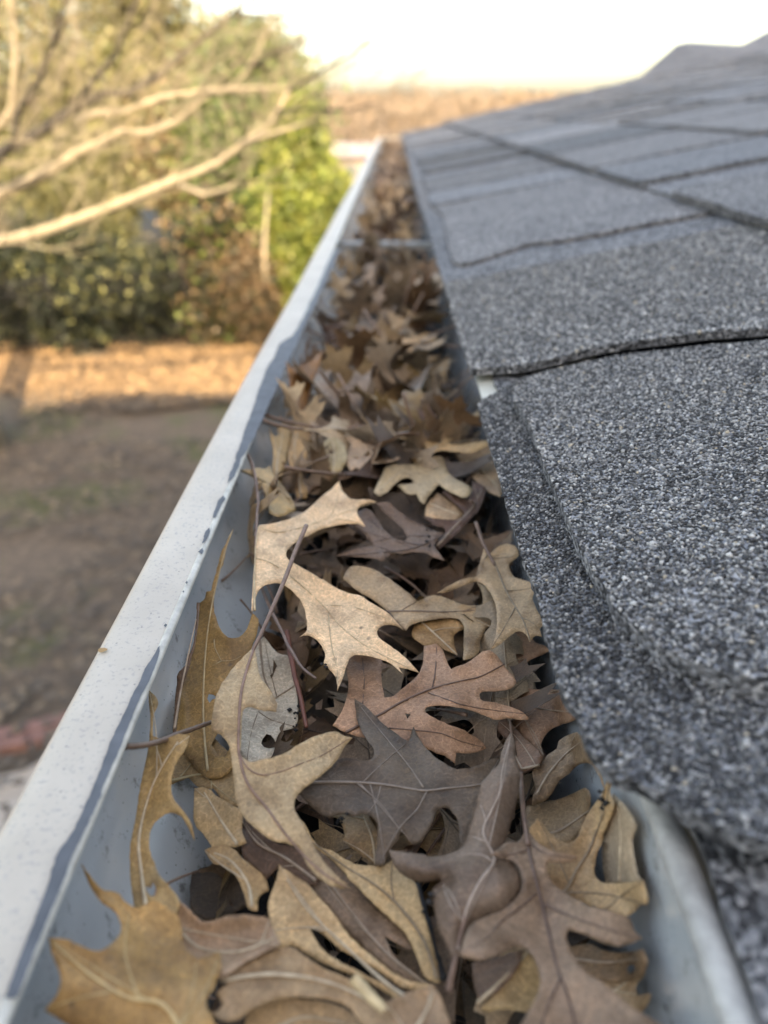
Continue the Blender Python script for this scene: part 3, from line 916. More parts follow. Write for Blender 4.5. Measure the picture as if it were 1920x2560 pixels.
H('crinkled pale grey leaf with a hole, middle of the heap', cG([(140, 1160), (220, 1000), (270, 900), (400, 870), (560, 870), (700, 800), (830, 785), (880, 840), (910, 950), (1000, 1030), (1100, 1080), (1165, 1130), (1140, 1190), (1080, 1218), (1000, 1190), (880, 1130), (820, 1080), (760, 1150), (700, 1220), (670, 1290), (620, 1250), (590, 1180), (500, 1180), (430, 1130), (388, 1088), (470, 1080), (560, 1060), (510, 1010), (430, 1030), (350, 1090), (300, 1150), (200, 1205)]), cG([(200, 1150), (420, 960), (640, 960), (840, 860)]), -20, col=(.38, .315, .235), noise_=2.5)
H('forked yellow-tan leaf with slim lobes touching the shingle edge', cG([(590, 850), (690, 710), (640, 650), (560, 620), (425, 612), (425, 592), (560, 588), (700, 600), (830, 560), (860, 500), (890, 430), (930, 325), (1040, 298), (1055, 350), (1030, 465), (1100, 420), (1200, 330), (1240, 300), (1240, 390), (1150, 460), (1050, 540), (960, 610), (915, 655), (960, 672), (1080, 660), (1200, 645), (1320, 628), (1330, 680), (1200, 742), (1100, 757), (980, 742), (900, 730), (800, 740), (720, 780)]), cG([(600, 840), (760, 700), (900, 600), (960, 480), (1000, 320)]), -17, gx=2, col=(.44, .33, .19), veins=True)
H('pinkish crumpled leaf beside the white curled rim', cF([(1080, 1250), (1130, 1335), (1150, 1355), (1210, 1320), (1242, 1350), (1290, 1290), (1450, 1280), (1640, 1240), (1700, 1150), (1640, 1050), (1400, 1100), (1200, 1020), (1050, 975), (1150, 1080), (1110, 1190)]), cF([(1100, 1230), (1300, 1180), (1640, 1130)]), -21, col=(.36, .27, .21), noise_=2)
H('rolled olive leaf with a pale curled rim and round hole', cF([(850, 1100), (890, 1040), (970, 1010), (1060, 1060), (1110, 1170), (1095, 1270), (1060, 1340), (980, 1420), (930, 1330), (880, 1200)]), cF([(960, 1400), (980, 1200), (960, 1040)]), -22, gy=5, col=(.33, .28, .19), holes=[(600 + 925 / 4.1475, 850 + 1135 / 4.1475, 9, 8)], curl=2)
H('amber translucent leaf standing against the inner front wall', cF([(465, 208), (520, 270), (582, 314), (620, 260), (690, 255), (760, 200), (865, 95), (835, 230), (795, 340), (745, 500), (705, 620), (655, 790), (560, 800), (515, 740), (525, 600), (515, 420), (490, 300)]), cF([(590, 790), (620, 500), (700, 280)]), -8, gx=-4, gy=12, col=(.22, .115, .04))
H('olive tan upright leaf with a thin pointed tip beside the front wall', cF([(298, 882), (325, 960), (370, 1002), (412, 960), (385, 888), (450, 908), (520, 945), (545, 1050), (505, 1120), (485, 1250), (445, 1400), (430, 1540), (350, 1520), (338, 1330), (345, 1150), (320, 1020)]), cF([(390, 1500), (380, 1300), (430, 1050), (440, 930)]), -16, gx=-4, gy=7, col=(.36, .265, .135))
H('tan upright leaf sliver behind the olive leaf, close to the front wall', cF([(560, 880), (640, 940), (690, 870), (730, 960), (760, 1060), (690, 1050), (640, 1000), (660, 1100), (700, 1200), (640, 1400), (700, 1560), (690, 1650), (590, 1640), (560, 1420), (500, 1230), (520, 1100)]), cF([(630, 1640), (600, 1350), (560, 1150), (600, 950)]), -22, gx=-3, gy=6, col=(.34, .23, .11))
H('olive leaf with dark midrib poking out over the front lip', cF([(5, 1352), (120, 1343), (200, 1322), (270, 1333), (312, 1292), (340, 1390), (420, 1480), (480, 1560), (540, 1659), (580, 1760), (420, 1830), (300, 1790), (275, 1640), (240, 1530), (160, 1440)]), cF([(5, 1352), (200, 1440), (350, 1530), (530, 1655)]), -13, gx=-9, gy=-2, col=(.35, .26, .13), vein=(.12, .085, .035))
H('tan leaf with a thin curved stalk, its ragged edge meeting the shingles', cB([(858, 190), (900, 230), (960, 180), (1030, 165), (1085, 195), (1100, 240), (1062, 277), (1032, 300), (1036, 340), (1062, 392), (1100, 405), (1150, 420), (1185, 438), (1205, 500), (1192, 542), (1222, 620), (1258, 680), (1265, 727), (1240, 752), (1258, 808), (1210, 800), (1175, 843), (1145, 790), (1100, 768), (1060, 785), (1000, 832), (950, 872), (897, 900), (930, 832), (945, 740), (945, 640), (930, 560), (900, 500), (850, 440), (800, 425), (700, 460), (600, 500), (530, 505), (620, 450), (720, 405), (800, 395), (820, 320), (840, 255)]), cB([(870, 200), (910, 262), (960, 370), (1000, 470), (1060, 580), (1130, 700), (1176, 835)]), -23, gx=3, col=(.37, .275, .17), vein=(.20, .145, .09), petiole=rootpet(cB([(800, 15), (820, 75), (845, 150), (885, 225), (930, 310)]), -13, -21), ribs=[cB([(1000, 490), (1090, 485), (1195, 470)]), cB([(910, 255), (1000, 235), (1090, 215)])], curl=.6)
H('reddish brown lobed leaf with an oval hole and raised dark veins', cB([(100, 930), (152, 965), (148, 1100), (168, 1226), (215, 1222), (300, 1160), (400, 1070), (437, 985), (440, 870), (490, 862), (525, 853), (565, 890), (590, 950), (610, 1000), (630, 1032), (690, 1005), (760, 975), (830, 920), (890, 902), (940, 930), (1000, 1010), (1060, 1080), (1080, 1120), (1060, 1152), (1010, 1175), (940, 1185), (870, 1184), (824, 1200), (832, 1237), (880, 1255), (960, 1270), (1040, 1290), (1110, 1320), (1168, 1365), (1160, 1384), (1100, 1382), (1030, 1370), (940, 1382), (860, 1350), (780, 1320), (700, 1300), (600, 1285), (510, 1284), (455, 1298), (448, 1325), (500, 1360), (600, 1410), (700, 1445), (780, 1490), (850, 1540), (875, 1578), (830, 1597), (750, 1613), (664, 1608), (658, 1685), (600, 1642), (470, 1590), (330, 1560), (150, 1520), (0, 1500), (-120, 1460), (-190, 1420), (-130, 1330), (-90, 1220), (-80, 1120), (-95, 1010), (-60, 930)]),
  cB([(-100, 1470), (130, 1350), (300, 1252), (500, 1165), (700, 1112), (830, 1082), (1000, 995)]), -27, gx=1.5, gy=1, col=(.31, .20, .13), vein=(.10, .055, .035),
  ribs=[cB([(500, 1160), (520, 1050), (530, 875)]), cB([(470, 1195), (600, 1240), (720, 1280), (900, 1312), (1140, 1340)]), cB([(200, 1438), (400, 1455), (560, 1475), (700, 1530), (850, 1570)]), cB([(20, 1270), (30, 1100), (15, 950)])], holes=[(900 + 330 / 2.765, 1300 + 1360 / 2.765, 6, 11)], curl=.8, veins=False)
H('small ochre triangle of leaf in a notch of the grey-brown leaf', cC([(890, 670), (960, 690), (1002, 800), (980, 832), (1100, 925), (1225, 1010), (1260, 850), (1150, 650), (1000, 600)]), cC([(1215, 1000), (1190, 820), (1130, 670)]), -37, col=(.33, .245, .14))
H('mauve brown strip of leaf between two long tan leaves', cC([(690, 860), (790, 830), (900, 960), (1000, 1060), (1090, 1160), (1200, 1280), (1330, 1390), (1440, 1500), (1470, 1590), (1400, 1570), (1280, 1500), (1350, 1640), (1500, 1790), (1640, 1850), (1560, 1870), (1440, 1810), (1250, 1670), (1050, 1490), (900, 1310), (780, 1170), (760, 1000)]), cC([(1600, 1850), (1300, 1620), (1050, 1330), (870, 1080)]), -33, gx=0, gy=0, col=(.215, .155, .12))
H('long ochre leaf with ragged upper edge and dark specks along its side', cC([(645, 655), (700, 690), (742, 745), (765, 800), (830, 880), (910, 900), (1000, 960), (1100, 1000), (1220, 1010), (1280, 1000), (1335, 960), (1365, 1030), (1440, 1090), (1490, 1130), (1525, 1250), (1565, 1400), (1595, 1500), (1630, 1650), (1660, 1820), (1560, 1780), (1500, 1640), (1430, 1490), (1330, 1390), (1200, 1270), (1100, 1170), (1040, 1110), (980, 1030), (900, 960), (820, 900), (755, 835), (690, 795)]), cC([(1640, 1790), (1560, 1550), (1430, 1350), (1250, 1170), (1000, 1010), (760, 830)]), -29, col=(.38, .285, .155), vein=(.20, .14, .08), curl=.6)
H('near-black soggy leaf at the bottom of the hollow by the front wall', cC([(-60, 1050), (120, 1000), (230, 1040), (300, 1150), (330, 1290), (200, 1350), (60, 1390), (-60, 1300)]), None, -46, col=(.05, .036, .025))  # darkness of the hollow painted as leaf colour
H('dark brown shaded leaf directly under the curled leaf edge', cC([(255, 630), (330, 700), (420, 780), (520, 850), (620, 870), (700, 920), (760, 1010), (860, 1110), (760, 1150), (640, 1080), (540, 1020), (460, 1100), (380, 1040), (300, 950), (290, 850), (262, 760)]), cC([(800, 1110), (600, 960), (400, 850), (280, 680)]), -30, col=(.10, .062, .04))  # shadow below the curled leaf, put into this leaf's colour
H('olive leaf panel crossed by pale veins behind the tall notched leaf', cE([(1200, 930), (1330, 870), (1470, 850), (1480, 950), (1600, 1080), (1680, 1250), (1680, 1430), (1560, 1410), (1480, 1310), (1380, 1300), (1300, 1230), (1170, 1280), (1170, 1150), (1250, 1020)]), cE([(1190, 1250), (1350, 1210), (1500, 1190), (1640, 1150)]), -32, gx=2, col=(.22, .155, .075), vein=(.33, .25, .13), ribs=[cE([(1470, 1200), (1460, 1300), (1480, 1380)])])
H('curled tan and white-streaked leaf in the shadowed hollow near the front wall', cC([(-40, 470), (40, 470), (140, 540), (225, 590), (290, 640), (290, 760), (320, 850), (240, 880), (150, 870), (90, 890), (30, 800), (-40, 700)]), cC([(260, 860), (150, 700), (30, 500)]), -31, gx=3, col=(.36, .27, .15), noise_=2)
H('twisted ochre leaf scrap with ragged dark end in the hollow', cC([(30, 900), (100, 870), (200, 870), (300, 960), (400, 1040), (455, 1100), (475, 1180), (415, 1215), (395, 1320), (335, 1300), (305, 1200), (260, 1090), (180, 1010), (80, 980)]), cC([(360, 1290), (330, 1130), (220, 980), (100, 920)]), -27, gx=2, col=(.32, .225, .115), noise_=2, curl=1.5)
H('olive brown leaf standing in front of the trough wall with a forked tip', cA([(508, 475), (475, 560), (458, 620), (440, 700), (412, 780), (388, 870), (375, 960), (372, 1040), (386, 1080), (400, 1130), (430, 1190), (470, 1226), (520, 1230), (570, 1207), (608, 1150), (640, 1060), (680, 1100), (670, 1200), (640, 1280), (600, 1400), (560, 1500), (520, 1700), (530, 1900), (540, 2080), (420, 2200), (300, 2180), (180, 2050), (120, 1890), (108, 1700), (135, 1600), (190, 1450), (225, 1300), (252, 1150), (262, 1000), (300, 970), (320, 910), (350, 905), (380, 800), (420, 650), (465, 550)]),
  cA([(330, 2150), (300, 1800), (310, 1400), (350, 1050), (430, 700), (500, 490)]), -19, gx=4, gy=16, col=OLIVE, vein=(.33, .24, .12), ribs=[cA([(375, 1240), (380, 1300), (425, 1390), (500, 1385), (560, 1355)]), cA([(425, 1390), (360, 1422)])], holes=[(400 + 355 / 2.765, 1150 + 1640 / 2.765, 13, 8), (400 + 430 / 2.765, 1150 + 1960 / 2.765, 22, 30)], veins=False)
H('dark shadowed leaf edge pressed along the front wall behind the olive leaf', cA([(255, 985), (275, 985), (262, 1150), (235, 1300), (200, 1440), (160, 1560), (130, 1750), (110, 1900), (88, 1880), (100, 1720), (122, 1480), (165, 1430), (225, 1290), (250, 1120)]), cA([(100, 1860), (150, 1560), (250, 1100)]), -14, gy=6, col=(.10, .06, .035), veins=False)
H('long pale tan leaf with a slit, lying below the curled leaf', cC([(545, 1000), (650, 1075), (745, 1130), (800, 1200), (900, 1310), (1000, 1450), (1100, 1560), (1200, 1640), (1350, 1760), (1470, 1810), (1620, 1830), (1600, 1890), (1400, 1845), (1250, 1745), (1100, 1655), (960, 1575), (850, 1480), (755, 1436), (800, 1520), (850, 1590), (930, 1650), (1100, 1740), (1300, 1850), (1500, 1950), (1640, 2010), (1640, 2080), (1400, 1960), (1150, 1800), (1000, 1745), (800, 1655), (650, 1565), (530, 1575), (425, 1470), (480, 1400), (470, 1280), (490, 1200), (530, 1100)]), cC([(1610, 2030), (1300, 1830), (1000, 1560), (760, 1330), (600, 1100)]), -24, gx=-1, col=(.46, .34, .19), curl=.8)
H('large grey-brown leaf with bold pale veins, centre of the heap', cB([(-37, 1232), (30, 1280), (80, 1330), (150, 1400), (230, 1460), (300, 1512), (337, 1530), (352, 1480), (371, 1426), (400, 1490), (450, 1570), (520, 1640), (600, 1690), (660, 1718), (740, 1715), (830, 1690), (910, 1650), (960, 1650), (990, 1720), (960, 1850), (900, 2000), (850, 2150), (790, 2260), (720, 2300), (690, 2230), (684, 2110), (640, 2022), (590, 1990), (530, 2010), (514, 2065)]) +
  cC([(1570, 780), (1530, 842), (1480, 864), (1440, 832), (1420, 790), (1384, 768), (1370, 832), (1330, 872), (1290, 940), (1277, 1002), (1240, 1008), (1208, 985), (1215, 900), (1225, 800), (1225, 720), (1190, 672), (1130, 650), (1050, 667), (1000, 650), (930, 660), (900, 680), (830, 650), (750, 580), (680, 500), (760, 420), (900, 300), (1000, 262), (1060, 267), (1150, 281), (1196, 260), (1201, 200), (1150, 130), (1110, 60), (1085, 0)]),
  cC([(700, 440), (800, 432), (1000, 430), (1150, 435), (1300, 450), (1450, 475), (1560, 488)]) + cB([(600, 1855), (750, 1840), (900, 1815)]), -23, gx=0, gy=-1, col=(.088, .066, .052), vein=(.20, .155, .12), curl=.7,
  ribs=[cB([(440, 1850), (330, 1690), (200, 1530), (60, 1360), (-25, 1250)]), cC([(1570, 490), (1500, 620), (1400, 720), (1310, 860), (1250, 990)]), cC([(1250, 458), (1220, 560), (1160, 640)])])
H('spotted pale tan three-lobed leaf leaning on the grey back wall', cD([(1118, 92), (1138, 130), (1122, 190), (1148, 250), (1142, 300), (1117, 360), (1092, 430), (1080, 490), (1050, 550), (1040, 600), (1030, 650), (1045, 700), (1090, 726), (1160, 729), (1240, 726), (1322, 712), (1332, 760), (1347, 812), (1340, 858), (1300, 862), (1270, 900), (1210, 928), (1150, 908), (1080, 888), (1000, 862), (900, 812), (800, 790), (700, 760), (660, 640), (690, 540), (648, 432), (650, 400), (680, 370), (698, 342), (722, 372), (760, 422), (820, 472), (880, 492), (930, 460), (960, 390), (1000, 310), (1050, 240), (1092, 170)]), cD([(780, 800), (865, 775), (930, 650), (1000, 540), (1040, 440), (1100, 280), (1118, 120)]), -24, gx=4, gy=2, col=(.42, .31, .18), vein=(.22, .16, .10), ribs=[cD([(1020, 860), (1090, 888), (1200, 800), (1318, 716)])], noise_=1.6, curl=.8)
H('ochre leaf with one straight diagonal midrib, low between two stalks', cD([(360, 1475), (450, 1380), (550, 1270), (610, 1140), (670, 1160), (710, 1260), (720, 1340), (700, 1420), (650, 1490), (500, 1478), (400, 1495)]), cD([(340, 1440), (450, 1340), (560, 1230), (640, 1140)]), -33, col=(.40, .30, .16))
H('mauve leaf fragment in the dark gap beside the ochre midrib leaf', cD([(310, 1200), (420, 1190), (540, 1140), (620, 1130), (560, 1260), (450, 1380), (360, 1420), (320, 1340)]), None, -36, col=(.17, .12, .10))
H('small toothed tan leaf in the corner by the back wall', cD([(990, 1290), (1060, 1230), (1082, 1188), (1110, 1220), (1130, 1282), (1190, 1302), (1250, 1260), (1325, 1208), (1332, 1262), (1280, 1340), (1290, 1392), (1368, 1384), (1352, 1442), (1310, 1505), (1230, 1480), (1100, 1480), (1000, 1400)]), cD([(1020, 1420), (1150, 1370), (1310, 1240)]), -33, gx=3, col=(.35, .26, .16), noise_=1.6)
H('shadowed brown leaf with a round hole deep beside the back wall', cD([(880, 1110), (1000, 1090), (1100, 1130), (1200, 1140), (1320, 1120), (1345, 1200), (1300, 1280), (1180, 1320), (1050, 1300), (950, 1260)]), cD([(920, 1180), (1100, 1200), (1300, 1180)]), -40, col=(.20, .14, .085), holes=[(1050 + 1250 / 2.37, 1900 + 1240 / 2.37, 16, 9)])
H('grey purple leaf rolled into a long spindle, stalk pointing at the viewer', cB([(1045, 1470), (1072, 1540), (1077, 1650), (1102, 1730), (1107, 1800), (1082, 1950), (1042, 2100), (1012, 2212)]) +
  cD([(510, 465), (488, 540), (540, 590), (590, 680), (600, 760), (560, 840), (520, 890), (400, 930), (300, 1000), (255, 1080), (225, 1170), (195, 1190), (150, 1090), (110, 1000), (88, 900), (72, 830), (78, 760), (130, 712), (60, 722), (25, 729)]) + cC([(1460, 1102), (1380, 1052), (1330, 980), (1305, 895)]) + cD([(-100, 545), (0, 555), (70, 572), (150, 562), (240, 522), (290, 430), (310, 330), (340, 230)]) + cB([(740, 2180), (780, 2060), (810, 1950), (830, 1850), (850, 1810), (900, 1750), (960, 1680), (980, 1600), (1018, 1505)]),
  cD([(225, 1120), (255, 960), (300, 830), (370, 700), (440, 590)]) + cD([(380, 500), (375, 430), (420, 310), (470, 200), (490, 60)])[1:] + cB([(1040, 1500)]), -18, gx=1, gy=2, col=(.155, .115, .098), vein=(.30, .23, .18), bulge=.4, roll=5.5, cup=0, petiole=rootpet(cD([(170, 1370), (190, 1270), (212, 1170), (240, 1040), (270, 920)]), -25, -15), ribs=[cD([(250, 950), (200, 820), (130, 720)]), cD([(430, 600), (360, 560), (240, 560)])], curl=-1.2)
H('curled tan leaf with a long purple stalk sticking up, near the front wall', cA([(650, 1285), (672, 1400), (685, 1480), (722, 1540), (762, 1590), (800, 1660), (806, 1740), (700, 1728), (620, 1706), (582, 1720), (570, 1760), (565, 1850), (560, 1950), (556, 2040)]) +
  cC([(300, 262), (360, 290), (430, 272), (560, 240), (680, 170), (800, 110), (930, 78), (1000, 110), (1055, 122), (990, 200), (960, 260), (900, 330), (800, 412), (700, 492), (660, 545), (652, 610), (700, 700), (770, 830), (840, 960), (960, 1090), (1045, 1168), (960, 1162), (880, 1132), (800, 1072), (740, 1002), (690, 902), (600, 852), (500, 832), (400, 762), (320, 692), (270, 622), (245, 540), (232, 400), (215, 240)]) + cA([(492, 2040), (470, 1960), (420, 1900), (360, 1880), (352, 1850), (365, 1750), (382, 1650), (420, 1560), (480, 1470), (560, 1380)]),
  cA([(650, 1300), (600, 1450), (560, 1620), (545, 1850), (548, 2040)]) + cC([(330, 440), (470, 620), (600, 800), (740, 960), (880, 1080), (1020, 1160)]), -13, gx=-1, gy=5, col=(.355, .27, .18), vein=(.20, .115, .08), bulge=1.0, petiole=rootpet(cA([(1012, 452), (940, 620), (860, 830), (770, 1040), (690, 1220), (640, 1320), (600, 1450)]), 4, -9), ribs=[cC([(262, 210), (330, 330), (430, 380), (560, 355), (700, 300), (850, 240), (1030, 128)])], curl=1.6, veins=False, roll=2.0, cup=-2.0)
H('purple-brown many-lobed leaf spread flat, stem end pointing up the gutter', cD([(615, 430), (604, 458), (572, 486), (530, 480), (490, 500), (460, 530), (414, 566), (480, 580), (540, 596), (577, 622), (597, 660), (607, 720), (600, 772), (560, 832), (500, 882), (420, 917), (340, 952), (290, 997), (265, 1050), (250, 1110), (230, 1152), (270, 1172), (340, 1182), (420, 1172), (490, 1142), (550, 1112), (610, 1106), (650, 1130), (682, 1182), (702, 1240), (712, 1300), (702, 1370), (672, 1440), (632, 1510), (590, 1590), (560, 1700), (640, 1760), (800, 1720), (950, 1850), (1150, 1750), (1350, 1720), (1480, 1600), (1420, 1562), (1330, 1510), (1240, 1450), (1150, 1370), (1060, 1302), (990, 1262), (930, 1192), (890, 1112), (868, 1050), (874, 1010), (930, 1020), (1000, 1046), (1080, 1082), (1160, 1100), (1230, 1097), (1316, 1060), (1270, 1010), (1242, 938), (1180, 910), (1100, 886), (1020, 872), (940, 832), (870, 792), (800, 742), (760, 682), (749, 625), (762, 604), (830, 611), (890, 606), (938, 578), (880, 555), (800, 545), (740, 515), (680, 470), (648, 430)]),
  cD([(632, 440), (650, 560), (690, 720), (730, 880), (770, 1050), (810, 1220), (850, 1330), (890, 1450), (930, 1620)]), -15, gx=0, gy=-1, col=(.222, .164, .134), vein=(.105, .064, .047), petiole=rootpet(cD([(596, 85), (603, 200), (612, 300), (625, 400), (640, 500)]), -24, -14),
  ribs=[cD([(690, 790), (600, 870), (480, 960), (400, 1050), (260, 1130)]), cD([(720, 850), (900, 930), (1100, 1000), (1295, 1062)]), cD([(640, 490), (760, 560), (920, 580)]), cD([(645, 530), (540, 560), (430, 567)]), cD([(830, 1300), (760, 1450), (700, 1640)])], veins=False, curl=-1.0)
H('blurred tan leaf lying lowest at the near edge of the heap', cC([(330, 2030), (500, 1940), (700, 1930), (900, 1960), (1060, 2040), (1120, 2150), (1000, 2300), (500, 2300), (300, 2180)]), cC([(400, 2200), (700, 2060), (1000, 2100)]), -25, col=(.40, .30, .18))
H('olive brown wavy leaf with a long dark slit, near edge of the heap', cC([(120, 1770), (300, 1700), (450, 1610), (620, 1570), (720, 1630), (850, 1715), (1000, 1778), (1100, 1838), (1300, 1950), (1420, 2000), (1640, 2050), (1600, 2200), (1380, 2250), (1150, 2150), (1072, 2040), (1000, 1970), (850, 1930), (700, 1918), (560, 1930), (450, 1962), (360, 2002), (280, 2062), (180, 2085), (55, 2030), (130, 2012), (152, 1960), (105, 1890), (190, 1830)]), cC([(150, 1800), (500, 1760), (900, 1820), (1300, 2000), (1580, 2120)]), -17, gx=-2, gy=-1, col=(.30, .215, .125), curl=1)
H('grey tan pointed leaf stub at the near edge beside the purple leaf', cC([(1290, 1950), (1480, 1870), (1600, 1830), (1660, 1900), (1700, 2010), (1730, 2120), (1600, 2280), (1380, 2260)]), cC([(1450, 2200), (1560, 2020), (1620, 1870)]), -16, col=(.27, .19, .115))
H('pinkish brown curled leaf with a rolled lip at the near left', cI([(935, 490), (1000, 540), (1100, 630), (1210, 722), (1330, 692), (1450, 680), (1520, 690), (1600, 700), (1625, 780), (1665, 860), (1560, 905), (1450, 965), (1380, 1015), (1320, 1050), (1200, 1100), (1080, 1060), (980, 960), (920, 820), (900, 640)]), cI([(960, 620), (1150, 860), (1400, 900), (1620, 820)]), -19, col=(.30, .21, .155), curl=2.2, noise_=2)
H('tall olive leaf with a big rounded notch leaning on the front wall', cE([(1030, 620), (1092, 700), (1062, 800), (1056, 940), (1120, 958), (1250, 925), (1312, 938), (1290, 1010), (1232, 1100), (1192, 1200), (1182, 1300), (1202, 1380), (1282, 1480), (1332, 1580), (1345, 1665), (1312, 1600), (1262, 1505), (1180, 1470), (1100, 1510), (1042, 1590), (1030, 1700), (1060, 1800), (1102, 1900), (1170, 1980), (1240, 2080), (1200, 2200), (1060, 2240), (960, 2220), (922, 2090), (900, 1900), (900, 1700), (938, 1500), (968, 1300), (1000, 1150), (1030, 1000), (1040, 850), (1028, 700)]), cE([(1020, 2180), (980, 1900), (960, 1650), (1030, 1350), (1120, 1150), (1230, 980)]), -17, gx=2, gy=8, col=(.30, .21, .095), curl=1.0, holes=[(655 / 1.728, 1700 + 912 / 1.728, 11, 17)], noise_=2)
H('big amber olive leaf, badly blurred, leaning on the lip at the near corner', cK([(350, 795), (400, 860), (445, 905), (510, 920), (545, 960), (600, 985), (660, 950), (720, 975), (765, 1015), (785, 1070), (800, 1150), (850, 1205), (900, 1190), (950, 1170), (955, 1240), (925, 1330), (890, 1390), (920, 1470), (980, 1560), (850, 1700), (600, 1680), (400, 1560), (290, 1490), (190, 1425), (240, 1370), (262, 1290), (228, 1190), (208, 1115), (290, 1120), (350, 1150), (420, 1170), (480, 1140), (522, 1085), (505, 1010), (440, 960), (395, 900)]), cK([(780, 1510), (700, 1400), (550, 1370), (400, 1280), (220, 1130)]), -7, gx=-1, gy=1, col=(.31, .195, .075), vein=(.42, .29, .13), curl=.8, ribs=[cK([(600, 1380), (540, 1180), (560, 1000)])])
H('large pale tan leaf folded upright on its midrib, topmost in the middle', cA([(683, 452), (800, 432), (900, 405), (985, 365), (1060, 305), (1130, 240), (1185, 200), (1242, 143), (1256, 205), (1300, 255), (1350, 273), (1400, 270), (1450, 273), (1500, 293), (1440, 300), (1390, 315), (1365, 345), (1370, 385), (1395, 420), (1420, 462), (1360, 441), (1290, 441), (1200, 455), (1110, 480), (1040, 515), (975, 545), (920, 580), (880, 620), (872, 660), (895, 695), (950, 725), (1020, 765), (1080, 800), (1150, 840), (1230, 890), (1300, 920), (1385, 937), (1440, 975), (1500, 1010), (1560, 1045), (1620, 1100), (1684, 1178), (1640, 1150), (1580, 1140), (1530, 1150), (1500, 1185), (1512, 1225), (1560, 1262), (1630, 1312), (1690, 1360), (1740, 1410), (1792, 1474), (1715, 1445), (1650, 1432), (1680, 1478), (1580, 1398), (1480, 1365), (1380, 1348), (1320, 1362), (1290, 1420), (1270, 1490), (1245, 1550), (1226, 1598), (1223, 1540), (1200, 1480), (1160, 1435), (1130, 1410), (1142, 1350), (1120, 1290), (1080, 1240), (1020, 1212), (965, 1225), (1008, 1190), (1016, 1130), (1005, 1050), (980, 980), (930, 920), (870, 870), (800, 850), (730, 862), (690, 892), (665, 940), (650, 1000), (636, 1065), (634, 1000), (640, 880), (648, 750), (655, 600), (665, 520)]),
  cA([(655, 1040), (652, 900), (655, 750), (662, 600), (680, 460)]), -12, gx=-1, gy=3, col=PALE, vein=(.44, .33, .19), veins=False, bulge=.8, curl=.5, petiole=rootpet(cF([(78, 1178), (130, 1300), (165, 1460), (180, 1600), (190, 1700)]) + cA([(672, 350), (668, 450), (660, 600)]), -6, -10),
  ribs=[cA([(683, 458), (750, 490), (850, 496), (1000, 460), (1170, 400), (1400, 320), (1495, 293)]), cA([(660, 680), (740, 700), (850, 760), (960, 850), (1080, 960), (1160, 1040), (1240, 1140), (1400, 1270), (1560, 1360), (1785, 1468)]), cA([(1150, 1005), (1300, 1010), (1450, 1050), (1600, 1110), (1680, 1174)]), cA([(1165, 1060), (1170, 1150), (1190, 1300), (1225, 1450), (1227, 1585)]), cA([(1170, 400), (1220, 300), (1242, 160)]), cA([(1200, 410), (1320, 420), (1410, 455)])])
N_HERO = sd_[0]

# ------------------------------------------------------------------ stray twigs
def twig(label, px, z0, z1, r, col):
    pts = rootpet(px, z0, z1)
    pp, _ = smooth_path(px, 8)
    W = at_z(pp, np.linspace(z0, z1, len(pp)) / 1000)
    W = W + np.array([[snoise((a[0] * 1000, a[1] * 1000), .15, 3), 0, snoise((a[0] * 1000, a[1] * 1000), .15, 8)] for a in W]) * .0004
    c = W.mean(0)
    rr = np.linspace(r, r * .7, len(W)) * (1 + .12 * rng.uniform(-1, 1, len(W)))
    o = add_obj('twig', mesh('twig', *tube(W - c, rr, 7)), M_VEIN, None, tuple(c), col)
    return tag(o, label, 'twig', 'twigs among the leaves')
twig('red-brown twig standing in the gap beside the silvery leaf', cA([(880, 1180), (900, 1330), (930, 1480), (960, 1600), (1010, 1850)]), -24, -34, .0011, (.14, .05, .03))
twig('thin grey stalk crossing below the big pale leaf', cA([(700, 882), (760, 1020), (830, 1160), (890, 1290), (990, 1440), (1080, 1510)]), -18, -24, .0007, (.17, .115, .09))
twig('black rotten stick between the ochre leaf and the spindle leaf', cC([(1490, 1150), (1560, 1400), (1610, 1600), (1690, 1800)]), -32, -34, .0016, (.016, .014, .014))
twig('pale blurred straw stub near the bottom of the heap', cC([(1060, 1780), (1160, 1890), (1270, 2010)]), -8, -10, .0013, (.50, .38, .21))
twig('dark twig end jutting over the gap at the front wall', cE([(870, 1010), (960, 1005), (1080, 985), (1250, 920), (1460, 845)]), -3, -16, .0010, (.12, .075, .05))

# ------------------------------------------------------------------ the rest of the heap: leaves from a few pressed shapes, each curled its own way
def half_outline(r):
    j = lambda a, b=.02: a + r.uniform(-b, b)
    k1, k2, k3 = r.uniform(.20, .30), r.uniform(.30, .42), r.uniform(.18, .27)
    h = [(0.0, .010), (.07, .016), (.13, j(.045)), (.20, j(.10)), (.27, k1 * .8), (.33, k1), (.345, k1 * .82), (.40, k1 * .86), (.375, k1 * .60), (.385, j(.085)), (.425, j(.060, .01)), (.47, j(.065, .01)),
         (.52, j(.13)), (.57, k2 * .68), (.64, k2), (.645, k2 * .80), (.72, k2 * .88), (.675, k2 * .58), (.665, j(.11)), (.69, j(.070, .01)), (.73, j(.062, .01)),
         (.78, j(.11)), (.86, k3), (.865, k3 * .72), (.91, k3 * .70), (.885, k3 * .45), (.90, j(.045, .01)), (.95, .05), (.96, .028)]
    return h

